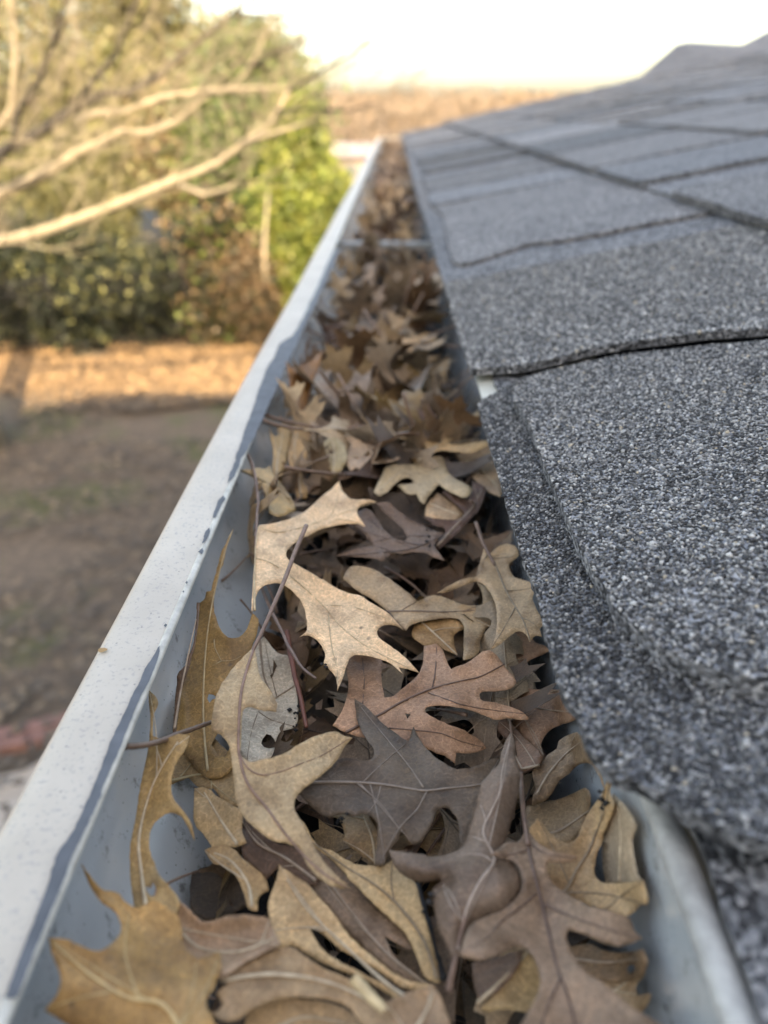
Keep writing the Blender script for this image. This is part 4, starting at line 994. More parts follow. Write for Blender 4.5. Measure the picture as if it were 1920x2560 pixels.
def make_variant(seed):
    r = random.Random(seed)
    a, b = half_outline(r), half_outline(r)
    pts = [(x, y) for x, y in a] + [(1.03, 0.0)] + [(x, -y) for x, y in b[::-1]]
    pts = [(x * 100, y * 100) for x, y in pts]
    o2, tips = smooth_path(pts, 2.6, closed=True, sharp_deg=58)
    V, T = fill(o2, 5.5)
    L = r.uniform(.068, .092)
    X = V[:, 0] / 100 - .5; Yl = V[:, 1] / 100
    bend, fold, roll, tw = r.uniform(-2.6, 2.6), r.uniform(-.7, 1.5), r.uniform(-7, 10), r.uniform(-2.2, 2.2)
    ph = r.uniform(0, 9)
    def shape(x, y):
        z = bend * .35 * x * x + fold * abs(y) * .55 + roll * .22 * y * y + tw * x * y * .7
        z += .030 * mnoise.noise(Vector((x * 5, y * 5, ph))) + .012 * mnoise.noise(Vector((x * 14, y * 14, ph)))
        ang = roll * .12 * abs(y)
        return (x * L, y * L * (1 - .12 * abs(roll) * abs(y)), z * L)
    P = np.array([shape(x, y) for x, y in zip(X, Yl)])
    bm = mesh('blade', P, T)
    rib = [shape(x, 0) for x in np.linspace(-.5, .5, 14)]
    parts = [tube([(p[0], p[1], p[2] + .0002) for p in rib], np.linspace(.0006, .0002, 14), 4)]
    for s_ in (1, -1):
        hh = a if s_ > 0 else b
        for (bx, k) in ((.14, 5), (.36, 14), (.62, 22)):
            tx, ty = hh[k][0], hh[k][1] * s_
            seg = [shape(bx - .5 + (tx - bx) * u, ty * u * .95) for u in np.linspace(0, 1, 6)]
            parts.append(tube([(p[0], p[1], p[2] + .0001) for p in seg], np.linspace(.00032, .00012, 6), 4))
    vm = mesh('vein_network', *join(parts))
    p0 = Vector(rib[0]); d = (Vector(rib[0]) - Vector(rib[1])).normalized()
    side = r.uniform(-.008, .008); up = r.uniform(-.004, .006)
    pl = L * r.uniform(.25, .42)
    pp = [p0 + d * pl * u + Vector((0, side, up)) * u * u for u in np.linspace(0, 1, 7)]
    pm = mesh('petiole', *tube(pp, np.linspace(.0006, .0010, 7), 5))
    allv = np.concatenate([P, np.array([tuple(q) for q in pp])])
    return bm, vm, pm, allv
VARS = [make_variant(100 + i) for i in range(18)]
PAL = [TAN, PALE, (.34, .26, .18), BROWN, GREY, (.28, .195, .12), PURPLE, OLIVE, (.38, .31, .23), RUST, DARK, (.42, .33, .215)]
PW = [16, 12, 14, 11, 12, 12, 7, 6, 10, 4, 4, 10]
NAMES = {0: 'tan', 1: 'straw-pale', 2: 'dull tan', 3: 'mid-brown', 4: 'greyish brown', 5: 'warm brown', 6: 'purplish brown', 7: 'olive brown', 8: 'pale grey-buff', 9: 'rust-brown', 10: 'dark chocolate', 11: 'light buff'}

def settle(vi, rot, x, y, z, sc):
    """keep a leaf inside the trough; returns a matrix"""
    A = (np.array(rot) * sc)
    P = VARS[vi][3] @ A.T
    lo, hi = P.min(0), P.max(0)
    zt = z + hi[2]
    if zt > .010: z -= zt - .010
    zb = z + lo[2]
    if zb < -.097: z += -.097 - zb
    # wall clearance point by point
    q = P + np.array([x, y, z])
    wl = wall_x(np.clip(q[:, 2], -.0995, -.0013)) + .002
    push = (wl - q[:, 0]).max()
    if push > 0: x += push
    pull = (P[:, 0] + x - (BACK - .003)).max()
    if pull > 0:
        x -= pull
    q = P + np.array([x, y, z])
    ok = (q[:, 0] >= wall_x(np.clip(q[:, 2], -.0995, -.0013))).all()
    return ok, x, y, z

PLACED = []
def try_leaf(y, zmid, tilt, sc, xr=(-.064, .054)):
    for _ in range(30):
        vi = random.randrange(len(VARS))
        x = random.uniform(*xr)
        e = Euler((random.gauss(0, tilt), random.gauss(0, tilt), random.uniform(0, 2 * math.pi)))
        if random.random() < .45: e = Euler((e[0] + math.pi, e[1], e[2]))
        z = zmid - .35 * max(0, -.03 - x) + random.uniform(-.006, .006)
        ok, x2, y2, z2 = settle(vi, e.to_matrix(), x, y, z, sc)
        if ok:
            return vi, e, (x2, y2, z2), sc
    return None

def where(y):
    return 'before the strap' if y < .7 else 'near the strap' if y < 1.1 else 'past the strap' if y < 1.7 else 'far off'

USED = {}
FACES = ('flat', 'cupped', 'wavy', 'folded', 'twisted', 'arched')
def place(spec, label, group, ci=None, sunken=1.0):
    vi, e, loc, sc = spec
    bm, vm, pm, _ = VARS[vi]
    ci = random.choices(range(len(PAL)), PW)[0] if ci is None else ci
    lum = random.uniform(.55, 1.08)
    col = tuple(c * lum * sunken * k_ for c, k_ in zip(PAL[ci], (.90, .84, .80)))  # this factor darkens buried leaves: shade of the gaps put into their colour
    lb = label(ci, loc, e, sc)
    root = thing('oak_leaf', lb, 'leaf', loc, group)
    root.rotation_euler = e
    root.scale = (sc, sc, sc)
    vc = tuple(min(1, c * 1.25) for c in col) if random.random() < .6 else tuple(c * .55 for c in col)
    add_obj('blade', bm, M_LEAF, root, None, col)
    add_obj('vein_network', vm, M_VEIN, root, None, vc)
    add_obj('petiole', pm, M_VEIN, root, None, (.17, .105, .07))
    return root

def side(x):
    return 'at the front wall' if x < -.03 else 'under the shingles' if x > .018 else 'mid-gutter'
def aim(e):
    d = e.to_matrix() @ Vector((-1, 0, 0))
    if d.z > .35: return 'stalk up'
    if abs(d.x) > abs(d.y): return 'stalk toward the roof' if d.x > 0 else 'stalk toward the lip'
    return 'stalk up the gutter' if d.y > 0 else 'stalk toward the viewer'
def size_(sc):
    return 'small ' if sc < .84 else 'large ' if sc > .97 else ''
def lab_mid(ci, loc, e, sc):
    return f"{size_(sc)}{NAMES[ci]} leaf {side(loc[0])}, {aim(e)}, {where(loc[1])}"
def lab_low(ci, loc, e, sc):
    return f"{size_(sc)}{NAMES[ci]} leaf half buried {side(loc[0])}, {aim(e)}, {'near' if loc[1] < .2 else 'mid-heap'}"

# low leaves that show through the gaps of the near heap
cnt = 0
for i in range(26):
    y = .045 + .40 * (i + .5) / 26 + random.uniform(-.01, .01)
    s = try_leaf(y, random.uniform(-.084, -.064), .16, random.uniform(.75, 1.0))
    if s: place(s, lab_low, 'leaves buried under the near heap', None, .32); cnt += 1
for i in range(18):
    y = .19 + .36 * (i + .5) / 18
    s = try_leaf(y, random.uniform(-.043, -.031), .25, random.uniform(.65, .85), (.035, .06))
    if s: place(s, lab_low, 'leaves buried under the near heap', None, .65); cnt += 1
for i in range(20):
    y = .10 + .40 * (i + .5) / 20
    vi = random.randrange(len(VARS))
    e = Euler((math.pi / 2 + random.gauss(0, .15), random.gauss(0, .3), math.pi / 2 + random.gauss(0, .12)))
    z = random.uniform(-.060, -.042)
    ok, x2, y2, z2 = settle(vi, e.to_matrix(), .052, y, z, .72)
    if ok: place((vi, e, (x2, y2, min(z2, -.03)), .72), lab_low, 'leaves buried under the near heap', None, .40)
for i in range(26):                      # leaves slid down against the front wall
    y = .29 + .95 * ((i + .5) / 26) ** 1.3
    for _ in range(40):
        vi = random.randrange(len(VARS))
        e = Euler((math.pi / 2 + random.gauss(.35, .3), random.gauss(0, .6), math.pi / 2 + random.gauss(0, .35)))
        sc_ = random.uniform(.55, .80)
        ok, x2, y2, z2 = settle(vi, e.to_matrix(), -.066, y, random.uniform(-.036, -.018), sc_)
        if ok and x2 < -.038:
            place((vi, e, (x2, y2, z2), sc_), lab_mid, 'dry oak leaves farther along the gutter')
            break
for i in range(34):                      # a second layer just under the top leaves
    y = .05 + .42 * (i + .5) / 34 + random.uniform(-.01, .01)
    s = try_leaf(y, random.uniform(-.055, -.044), .22, random.uniform(.6, .85))
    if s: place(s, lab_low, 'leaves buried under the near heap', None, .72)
for i in range(12):                      # leaves sunk along the foot of the front wall
    y = .06 + .24 * (i + .5) / 12
    for _ in range(40):
        vi = random.randrange(len(VARS))
        e = Euler((math.pi / 2 + random.gauss(.5, .25), random.gauss(0, .6), math.pi / 2 + random.gauss(0, .3)))
        sc_ = random.uniform(.45, .62)
        ok, x2, y2, z2 = settle(vi, e.to_matrix(), -.056, y, random.uniform(-.062, -.048), sc_)
        if ok and x2 < -.026:
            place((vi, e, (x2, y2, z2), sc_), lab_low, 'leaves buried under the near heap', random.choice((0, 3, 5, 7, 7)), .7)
            break
# the heap from the middle distance to the far end
def surf(y):
    return -.024 + .008 * mnoise.noise(Vector((y * 4, 2, 0)))
NMID = 166
ys = [.36 + 2.2 * ((i + .5) / NMID) ** 1.55 for i in range(NMID)]
for i, y in enumerate(ys):
    lay = i % 3
    z = surf(y) + (-.022, -.010, .0)[lay]
    s = try_leaf(y + random.uniform(-.015, .015), z, (.30, .55, .75)[lay], random.uniform(.8, 1.15) * (1.12 if y < .8 else 1))
    if s: place(s, lab_mid, 'dry oak leaves farther along the gutter'); cnt += 1
# beyond that the leaves run together
V_, T_, off = [], [], 0
C_ = []
for i in range(420):
    y = 2.35 + 2.35 * i / 420
    s = try_leaf(y, surf(y) + random.choice((-.03, -.012, 0)), .45, random.uniform(.8, 1.1))
    if not s: continue
    vi, e, loc, sc = s
    me = VARS[vi][0]
    co = np.empty(len(me.vertices) * 3); me.vertices.foreach_get('co', co)
    co = (co.reshape(-1, 3) * sc) @ np.array(e.to_matrix()).T + np.array(loc)
    tr = np.empty(len(me.polygons) * 3, np.int32); me.polygons.foreach_get('vertices', tr)
    V_.append(co); T_.append(tr.reshape(-1, 3) + off); off += len(co)
far = fast_mesh('leaf_litter', np.concatenate(V_), np.concatenate(T_), True)
tag(add_obj('leaf_litter', far, M_LEAF, None, None, (.27, .19, .125)), 'brown leaves running together toward the far gutter end', 'leaves', None, 'stuff')
# wet humus on the gutter bottom
hv, hf = [], []
nx, nyh = 14, 220
for j in range(nyh + 1):
    y = Y0 + .02 + (YEND - Y0 - .04) * (j / nyh) ** 1.5
    for i in range(nx + 1):
        x = -.0525 + (.0525 + BACK - .003) * i / nx
        z = -.090 + .006 * mnoise.noise(Vector((x * 60, y * 60, 0))) + .004 * mnoise.noise(Vector((x * 200, y * 200, 3)))
        hv.append((x, y, z))
for j in range(nyh):
    for i in range(nx):
        a = j * (nx + 1) + i
        hf.append((a, a + 1, a + nx + 2, a + nx + 1))
tag(add_obj('leaf_mould', mesh('leaf_mould', hv, hf), M_HUMUS), 'black wet leaf mould on the gutter bottom', 'leaf mould', None, 'stuff')
nb = 900
bx = rng.uniform(-.045, .055, nb); by = .04 + .6 * rng.uniform(0, 1, nb) ** 1.2; bz = rng.uniform(-.074, -.042, nb)
bs = rng.uniform(.001, .0035, nb)[:, None, None]
bq = np.array([(1, .1, 0), (-.2, .8, .25), (-1, -.1, 0), (.1, -.6, .2)]) * 1.0
ba = rng.uniform(0, 6.28, nb); bt_ = rng.uniform(-.6, .6, (nb, 2))
bx_ = bq[None, :, 0] * np.cos(ba)[:, None] - bq[None, :, 1] * np.sin(ba)[:, None]; by_ = bq[None, :, 0] * np.sin(ba)[:, None] + bq[None, :, 1] * np.cos(ba)[:, None]
bzz = bq[None, :, 2] + bx_ * bt_[:, :1] + by_ * bt_[:, 1:]
bv = np.stack([bx, by, bz], 1)[:, None, :] + np.stack([bx_, by_, bzz], 2) * bs * rng.uniform(.6, 1.3, (nb, 4, 1))
bme = fast_mesh('leaf_crumbs', bv.reshape(-1, 3), (np.array([(0, 1, 2), (0, 2, 3)])[None] + (np.arange(nb) * 4)[:, None, None]).reshape(-1, 3))
tag(add_obj('leaf_crumbs', bme, M_LEAF, None, None, (.17, .11, .07)), 'crumbled brown leaf bits lying deep between the leaves', 'leaf bits', None, 'stuff')
# crumbs of black dirt caught on the leaves
cv, ct, o_ = [], [], 0
dirt_px = [(cA([(1080, 1330)])[0], 10, 40), (cA([(1130, 1430)])[0], 8, 40), (cB([(490, 150)])[0], 8, 60), (cB([(390, 540)])[0], 5, 20), (cC([(1570, 1250)])[0], 8, 60), (cD([(1080, 250)])[0], 8, 40), (cA([(960, 1780)])[0], 14, 60), (cC([(980, 690)])[0], 6, 40)]
for (p, n_, sp_) in dirt_px:
    for _ in range(n_):
        q = np.array([[p[0] + random.gauss(0, sp_ / 2.765 * .5), p[1] + random.gauss(0, sp_ / 2.765 * .8)]])
        i, j = zb_idx(q)
        t = ZB[i, j][0]
        if t > 5: continue
        w = CAM + ray(q)[0] * (t - .0004)
        r = random.uniform(.0004, .0011)
        base = np.array([(1, 0, 0), (-1, .2, 0), (0, 1, .1), (0, -1, 0), (.1, 0, 1), (0, .1, -1)]) * rng.uniform(.6, 1.2, (6, 1)) * r
        cv.append(w + base); ct.append(np.array([(0, 2, 4), (2, 1, 4), (1, 3, 4), (3, 0, 4), (2, 0, 5), (1, 2, 5), (3, 1, 5), (0, 3, 5)]) + o_); o_ += 6
tag(add_obj('dirt_crumbs', fast_mesh('dirt_crumbs', np.concatenate(cv), np.concatenate(ct)), M_HUMUS), 'black dirt crumbs scattered on the leaves', 'dirt', None, 'stuff')

# ------------------------------------------------------------------ garden below and beyond
def lawn_material():
    m, nt, b, out = mat('leafy_lawn')
    tc = N(nt, 'ShaderNodeTexCoord')
    P = tc.outputs['Object']
    a = noise_tex(nt, P, 1.1, 6, 0.65)
    f = noise_tex(nt, P, 14, 5, 0.75)
    base = ramp(nt, f.outputs[0], [(0.3, (.034, .027, .021)), (0.5, (.066, .051, .038)), (0.72, (.12, .092, .064))]).outputs[0]
    g = noise_tex(nt, P, .9, 4, 0.6)
    gr = ramp(nt, f.outputs[0], [(0.3, (.028, .036, .012)), (0.7, (.06, .072, .022))]).outputs[0]
    c = mixc(nt, ramp(nt, g.outputs[0], [(0.53, (0, 0, 0)), (0.66, (.75, .75, .75))]).outputs[0], base, gr)
    nt.links.new(c, b.inputs['Base Color'])
    b.inputs['Roughness'].default_value = .9
    return m
gv, gf = [], []
xs = [-400, -120, -60, -30, -16, -8, -4, -2, 0, 4, 10, 30, 80, 400]; ysg = [-60, -10, 0, 2, 4, 6, 8, 10, 12, 14, 18, 26, 40, 70, 140, 900]
for y in ysg:
    for x in xs: gv.append((x, y, ground_z + .06 * mnoise.noise(Vector((x * .2, y * .2, 0)))))
for j in range(len(ysg) - 1):
    for i in range(len(xs) - 1):
        a = j * len(xs) + i; gf.append((a, a + 1, a + len(xs) + 1, a + len(xs)))
tag(add_obj('lawn', mesh('lawn', gv, gf), lawn_material()), 'brown winter lawn under fallen leaves', None, None, 'structure')
M_PAVE = simple_mat('concrete', (.30, .275, .245), .85, .2, 12)
pa = [at_z([(x, y)], [ground_z + .03])[0] for x, y in ((-600, 2500), (-600, 2050), (-250, 1990), (60, 1925), (140, 1880), (330, 2100), (900, 2700))]
pv = [tuple(p) for p in pa] + [(p[0], p[1], p[2] - .12) for p in pa]; k_ = len(pa)
pf = [tuple(range(k_))[::-1]] + [(i, (i + 1) % k_, (i + 1) % k_ + k_, i + k_) for i in range(k_)]
patio = tag(add_obj('patio', mesh('patio', pv, pf, False), M_PAVE), 'pale concrete patio edged with red brick', None, None, 'structure')
M_BRICK = simple_mat('red_brick', (.16, .085, .072), .8, .3, 9)
bk = mesh('brick', *box(-.098, .098, -.047, .047, -.05, .05), smooth=False)
A_ = Vector(at_z([(-420, 1985)], [ground_z + .02])[0]); B_ = Vector(at_z([(190, 1840)], [ground_z + .02])[0])
ang = math.atan2(B_.y - A_.y, B_.x - A_.x)
L_ = (B_ - A_).length
dirv = (B_ - A_).normalized(); nrm = Vector((-dirv.y, dirv.x, 0))
for row in range(2):
    for i in range(int(L_ / .205) + 6):
        o = add_obj('brick', bk, M_BRICK, patio)
        p = A_ + dirv * (.205 * i + (.1 if row else 0)) + nrm * (.105 * row + .05)
        o.location = (p.x, p.y, ground_z + .018 + random.uniform(-.006, .006)); o.rotation_euler = (0, 0, ang + random.uniform(-.02, .02))

# fallen leaves on the lawn
n_ = 26000
lx = rng.uniform(-11, 3, n_); ly = 2.0 + 14 * rng.uniform(0, 1, n_) ** .9
lx = np.concatenate([lx, rng.uniform(-11, 1, 22000)]); ly = np.concatenate([ly, 9.6 + rng.uniform(0, 3.2, 22000)])
keep = np.array([mnoise.noise(Vector((a * .6, b * .6, 4))) > -.35 for a, b in zip(lx, ly)]); lx, ly = lx[keep], ly[keep]; n_ = len(lx)
r = rng.uniform(.03, .06, n_); aa = rng.uniform(0, 6.28, n_)
Q = np.stack([np.cos(aa), np.sin(aa), rng.uniform(-.3, .3, n_)], 1) * r[:, None]; R2 = np.stack([-np.sin(aa), np.cos(aa), rng.uniform(-.3, .3, n_)], 1) * (r * .55)[:, None]
cc = np.stack([lx, ly, np.full(n_, ground_z + .075) + rng.uniform(0, .03, n_)], 1)
Vq = np.stack([cc - Q, cc + R2, cc + Q, cc - R2], 1).reshape(-1, 3)
Tq = (np.array([(0, 1, 2), (0, 2, 3)])[None] + (np.arange(n_) * 4)[:, None, None]).reshape(-1, 3)
def litter_mat():
    m, nt, b, out = mat('lawn_litter')
    at = N(nt, 'ShaderNodeAttribute', attribute_name='gcol')
    nt.links.new(at.outputs['Color'], b.inputs['Base Color']); b.inputs['Roughness'].default_value = .7
    return m
M_VCOL = litter_mat()
def vcol(me, cols, per):
    at = me.attributes.new('gcol', 'FLOAT_COLOR', 'POINT')
    rgba = np.ones((len(cols), per, 4), np.float32); rgba[:, :, :3] = cols[:, None, :]
    at.data.foreach_set('color', rgba.ravel())
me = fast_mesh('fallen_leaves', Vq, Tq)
vcol(me, np.array([(.065, .050, .036), (.09, .069, .048), (.045, .036, .027), (.12, .092, .060)])[rng.integers(0, 4, n_)] * rng.uniform(.7, 1.1, (n_, 1)) * np.where((ly > 10.1 + rng.normal(0, .25, n_))[:, None], np.array([2.75, 2.3, 1.75]), 1.0), 4)  # leaves past the shadow edge coloured brighter, sunlight painted into the lit strip
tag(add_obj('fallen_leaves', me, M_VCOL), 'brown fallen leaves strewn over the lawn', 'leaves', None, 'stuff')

def foliage_mat(name):
    m, nt, b, out = mat(name)
    at = N(nt, 'ShaderNodeAttribute', attribute_name='gcol')
    nt.links.new(at.outputs['Color'], b.inputs['Base Color']); b.inputs['Roughness'].default_value = .6
    tr = N(nt, 'ShaderNodeBsdfTranslucent'); nt.links.new(at.outputs['Color'], tr.inputs[0])
    ms = N(nt, 'ShaderNodeMixShader'); ms.inputs[0].default_value = .25
    nt.links.new(b.outputs[0], ms.inputs[1]); nt.links.new(tr.outputs[0], ms.inputs[2]); nt.links.new(ms.outputs[0], out.inputs[0])
    return m
M_FOL = foliage_mat('foliage')
M_BARK = simple_mat('bark', (.17, .13, .095), .85, .35, 25, bump=.5)
M_SHADEBARK = simple_mat('dark_bark', (.012, .010, .009), .85, .3, 12, bump=.4)  # same tree's bark, with the shade of unlit branches put into its colour
M_PALEBARK = simple_mat('pale_bark', (.17, .145, .105), .8, .3, 12, bump=.4)

def crown(cx, cy_, z0, z1, rx, ry, n, size, cols, shape='egg', clumps=60):
    """leaf sprays gathered in clumps through an uneven volume"""
    cl = []
    while len(cl) < clumps:
        u = rng.uniform(-1, 1, 3)
        h = (u[2] + 1) / 2
        if shape == 'cone': w = 1.0 - .85 * h
        elif shape == 'column': w = min(1, 1.5 * (1 - h) + .25) * min(1, .5 + 3 * h)
        else: w = math.sqrt(max(0, 1 - u[2] ** 2))
        w = max(w, .06)
        if u[0] ** 2 + u[1] ** 2 > 1: continue
        cl.append((cx + u[0] * rx * w, cy_ + u[1] * ry * w, z0 + (z1 - z0) * h, w))
    cl = np.array(cl)
    idx = rng.integers(0, clumps, n)
    spread = np.minimum(rx, ry) * .30
    c = cl[idx, :3] + rng.normal(0, 1, (n, 3)) * spread * np.array([1, 1, .9]) * (.4 + .6 * cl[idx, 3:4])
    a = rng.normal(0, 1, (n, 3)); a /= np.linalg.norm(a, axis=1)[:, None]
    b = np.cross(a, rng.normal(0, 1, (n, 3))); b /= np.linalg.norm(b, axis=1)[:, None]
    s = size * rng.uniform(.6, 1.4, (n, 1))
    V = np.stack([c - a * s, c + b * s * .5, c + a * s, c - b * s * .5], 1).reshape(-1, 3)
    T = (np.array([(0, 1, 2), (0, 2, 3)])[None] + (np.arange(n) * 4)[:, None, None]).reshape(-1, 3)
    me = fast_mesh('crown', V, T)
    ctone = rng.uniform(.65, 1.25, (clumps, 1))
    vcol(me, np.array(cols)[rng.integers(0, len(cols), n)] * ctone[idx] * rng.uniform(.8, 1.2, (n, 1)), 4)
    return me

def tree(name, label, cat, cx, cy_, z0, z1, rx, ry, n, size, cols, shape='egg', clumps=60, trunk_r=.1, group=None, bark=None, limbs=5):
    root = thing(name, label, cat, (cx, cy_, ground_z), group)
    me = crown(0, 0, z0 - ground_z, z1 - ground_z, rx, ry, n, size, cols, shape, clumps)
    add_obj('crown', me, M_FOL, root)
    parts = [tube([(0, 0, -.1), (.04, .03, (z1 - ground_z) * .35), (0, .05, (z1 - ground_z) * .85)], [trunk_r, trunk_r * .75, trunk_r * .2], 8)]
    for k in range(limbs):
        a = k * 2.4; h0 = z0 - ground_z + (z1 - z0) * (.1 + .6 * k / max(1, limbs))
        parts.append(tube([(0, 0, h0), (rx * .3 * math.cos(a), ry * .3 * math.sin(a), h0 + .3), (rx * .7 * math.cos(a), ry * .7 * math.sin(a), h0 + .5)], [trunk_r * .45, trunk_r * .3, trunk_r * .1], 6))
    add_obj('trunk', mesh('trunk', *join(parts)), bark or M_BARK, root)
    return root

def ground_at(px, py):
    return Vector(at_z([(px, py)], [ground_z])[0])
YG = [(.085, .115, .018), (.12, .145, .024), (.055, .08, .014), (.16, .17, .035)]
DG_SHADE = [(.006, .011, .004), (.011, .018, .006), (.005, .009, .003), (.008, .013, .005), (.006, .010, .004), (.010, .016, .006), (.007, .012, .005), (.009, .014, .005), (.13, .13, .05)]  # hedge shade painted into the greens; the one pale tone stands for sun flecks
OL = [(.072, .072, .024), (.10, .095, .034), (.05, .055, .018), (.12, .11, .045)]
BR = [(.10, .066, .036), (.135, .09, .046), (.075, .05, .03)]

def tree_px(name, label, cat, x0, x1, ytop, ybot, y, n, size, cols, shape='egg', clumps=60, depth=None, **kw):
    """stand a tree at distance y, sized so that its outline covers x0..x1 and ytop..ybot of the photograph"""
    m = (x0 + x1) / 2
    pl, pr = at_y(x0, (ytop + ybot) / 2, y), at_y(x1, (ytop + ybot) / 2, y)
    zt, zb = at_y(m, ytop, y).z, max(ground_z + .1, at_y(m, ybot, y).z)
    rx = (pr.x - pl.x) / 2
    return tree(name, label, cat, (pl.x + pr.x) / 2, y, zb, zt, rx, depth or min(rx, 2.5), n, size, cols, shape, clumps, **kw)

tree_px('evergreen_tree', 'tall bright yellow-green evergreen beside the gutter line', 'tree', 655, 850, 250, 890, 13.9, 34000, .055, YG, 'column', 130, trunk_r=.12, group='evergreens beyond the fence')
tree_px('evergreen_tree', 'darker green evergreen with the highest top, behind the bare branches', 'tree', 500, 800, 70, 760, 16.5, 26000, .075, YG[2:3] * 2 + [(.03, .05, .014), (.045, .07, .018)], 'egg', 80, trunk_r=.15, group='evergreens beyond the fence')
tree_px('evergreen_tree', 'low sunlit green shrub touching the gutter edge by the fence', 'tree', 770, 900, 360, 800, 14.6, 12000, .055, YG, 'egg', 60, trunk_r=.05, group='evergreens beyond the fence')
# shrubs along the fence, their shade put into near-black leaf colours
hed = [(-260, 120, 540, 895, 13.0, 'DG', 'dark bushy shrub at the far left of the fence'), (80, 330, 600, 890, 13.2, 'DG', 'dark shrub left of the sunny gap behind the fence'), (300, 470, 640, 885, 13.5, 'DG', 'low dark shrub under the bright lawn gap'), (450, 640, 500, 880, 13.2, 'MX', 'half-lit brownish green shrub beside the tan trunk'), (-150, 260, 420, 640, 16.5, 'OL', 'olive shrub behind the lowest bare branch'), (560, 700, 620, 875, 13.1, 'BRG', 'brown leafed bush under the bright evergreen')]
cmap = {'DG': DG_SHADE, 'MX': DG_SHADE[:4] + BR[:2] + YG[:1], 'OL': OL, 'BRG': BR + DG_SHADE[1:2]}
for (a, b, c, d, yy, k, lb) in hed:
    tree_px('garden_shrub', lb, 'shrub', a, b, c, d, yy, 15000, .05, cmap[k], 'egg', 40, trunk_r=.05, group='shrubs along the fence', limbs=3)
# sunlit trees further back
bkt = [(-500, 60, -350, 560, 24, 'tall olive-gold tree at the left edge of the picture'), (-60, 330, -420, 520, 27, 'broad olive-gold tree filling the upper left'), (240, 560, -200, 480, 25, 'olive-gold tree just left of the dark evergreen'), (380, 620, 180, 560, 22, 'pale tan leafy tree behind the branch forks'), (60, 300, 330, 640, 20, 'low gold-green tree above the dark hedge')]
for i, (a, b, c, d, yy, lb) in enumerate(bkt):
    tree_px('leafy_tree', lb, 'tree', a, b, c, d, yy, 20000, .095, OL if i != 3 else BR + OL, 'egg', 60, trunk_r=.18, group='sunlit trees beyond the garden')
# slim pale trunk
g0 = ground_at(655, 870)
pt = thing('slim_tree', 'slim pale tan trunk rising beside the bright evergreen', 'tree', (g0.x, g0.y, ground_z))
base = Vector((g0.x, g0.y, ground_z))
tp = [at_y(x, y, g0.y) - base for x, y in ((655, 880), (657, 800), (662, 720), (660, 640), (664, 560), (670, 480))]
add_obj('trunk', mesh('trunk', *tube(tp, [.06, .055, .05, .04, .025, .01], 9)), M_PALEBARK, pt)

# black metal fence
M_IRON = simple_mat('black_iron', (.008, .008, .009), .8, .2, 40, spec=.1)
F0, F1 = ground_at(-200, 915), ground_at(720, 846)
F0.z = F1.z = 0
fd = (F1 - F0).normalized()
fl = (F1 - F0).length + 3.5
fence = thing('metal_fence', 'low black metal picket fence in front of the hedge', 'fence', (F0.x, F0.y, ground_z))
fence.rotation_euler = (0, 0, math.atan2(fd.y, fd.x))
for zz in (.18, 1.05, 1.22): add_obj('rail', mesh('rail', *box(0, fl, -.015, .015, zz, zz + .03), smooth=False), M_IRON, fence)
pk = mesh('picket', *box(-.009, .009, -.009, .009, .05, 1.3), smooth=False); po = mesh('post', *box(-.03, .03, -.03, .03, 0, 1.4), smooth=False)
for i in range(int(fl / .11)): add_obj('picket', pk, M_IRON, fence, (.11 * i + .05, 0, 0))
for i in range(int(fl / 2.2) + 1): add_obj('post', po, M_IRON, fence, (2.2 * i, 0, 0))

# the bare tree whose branches cross the upper left
TY = 8.3
tb = ground_at(-30, 1120)
bare = thing('bare_tree', 'bare deciduous tree whose sunlit branches cross the upper left', 'tree', (tb.x, tb.y, ground_z))
o0 = Vector((tb.x, tb.y, ground_z))
bt = [Vector((0, 0, -.1)), Vector((-.08, 0, .9)), Vector((-.25, -.05, 1.9)), Vector((-.55, -.1, 3.2)), Vector((-.7, -.1, 5.0)), Vector((-.8, -.2, 6.8))]
add_obj('trunk', mesh('trunk', *tube(bt, [.27, .22, .20, .17, .12, .06], 12)), M_PALEBARK, bare)
def branch(px, ya, yb, r0, r1, from_trunk=None, bark=None):
    pts = [(x / 1.728, y / 1.728) for x, y in px]
    n = len(pts)
    W = [at_y(p[0], p[1], ya + (yb - ya) * i / (n - 1)) - o0 for i, p in enumerate(pts)]
    R = [r0 + (r1 - r0) * i / (n - 1) for i in range(n)]
    if from_trunk is not None:
        W = [from_trunk, (from_trunk + W[0]) / 2 + Vector((0, 0, .1))] + W; R = [r0 * 1.4, r0 * 1.2] + R
    add_obj('branch', mesh('branch', *tube(W, R, 7)), bark or M_PALEBARK, bare)
    return W, R
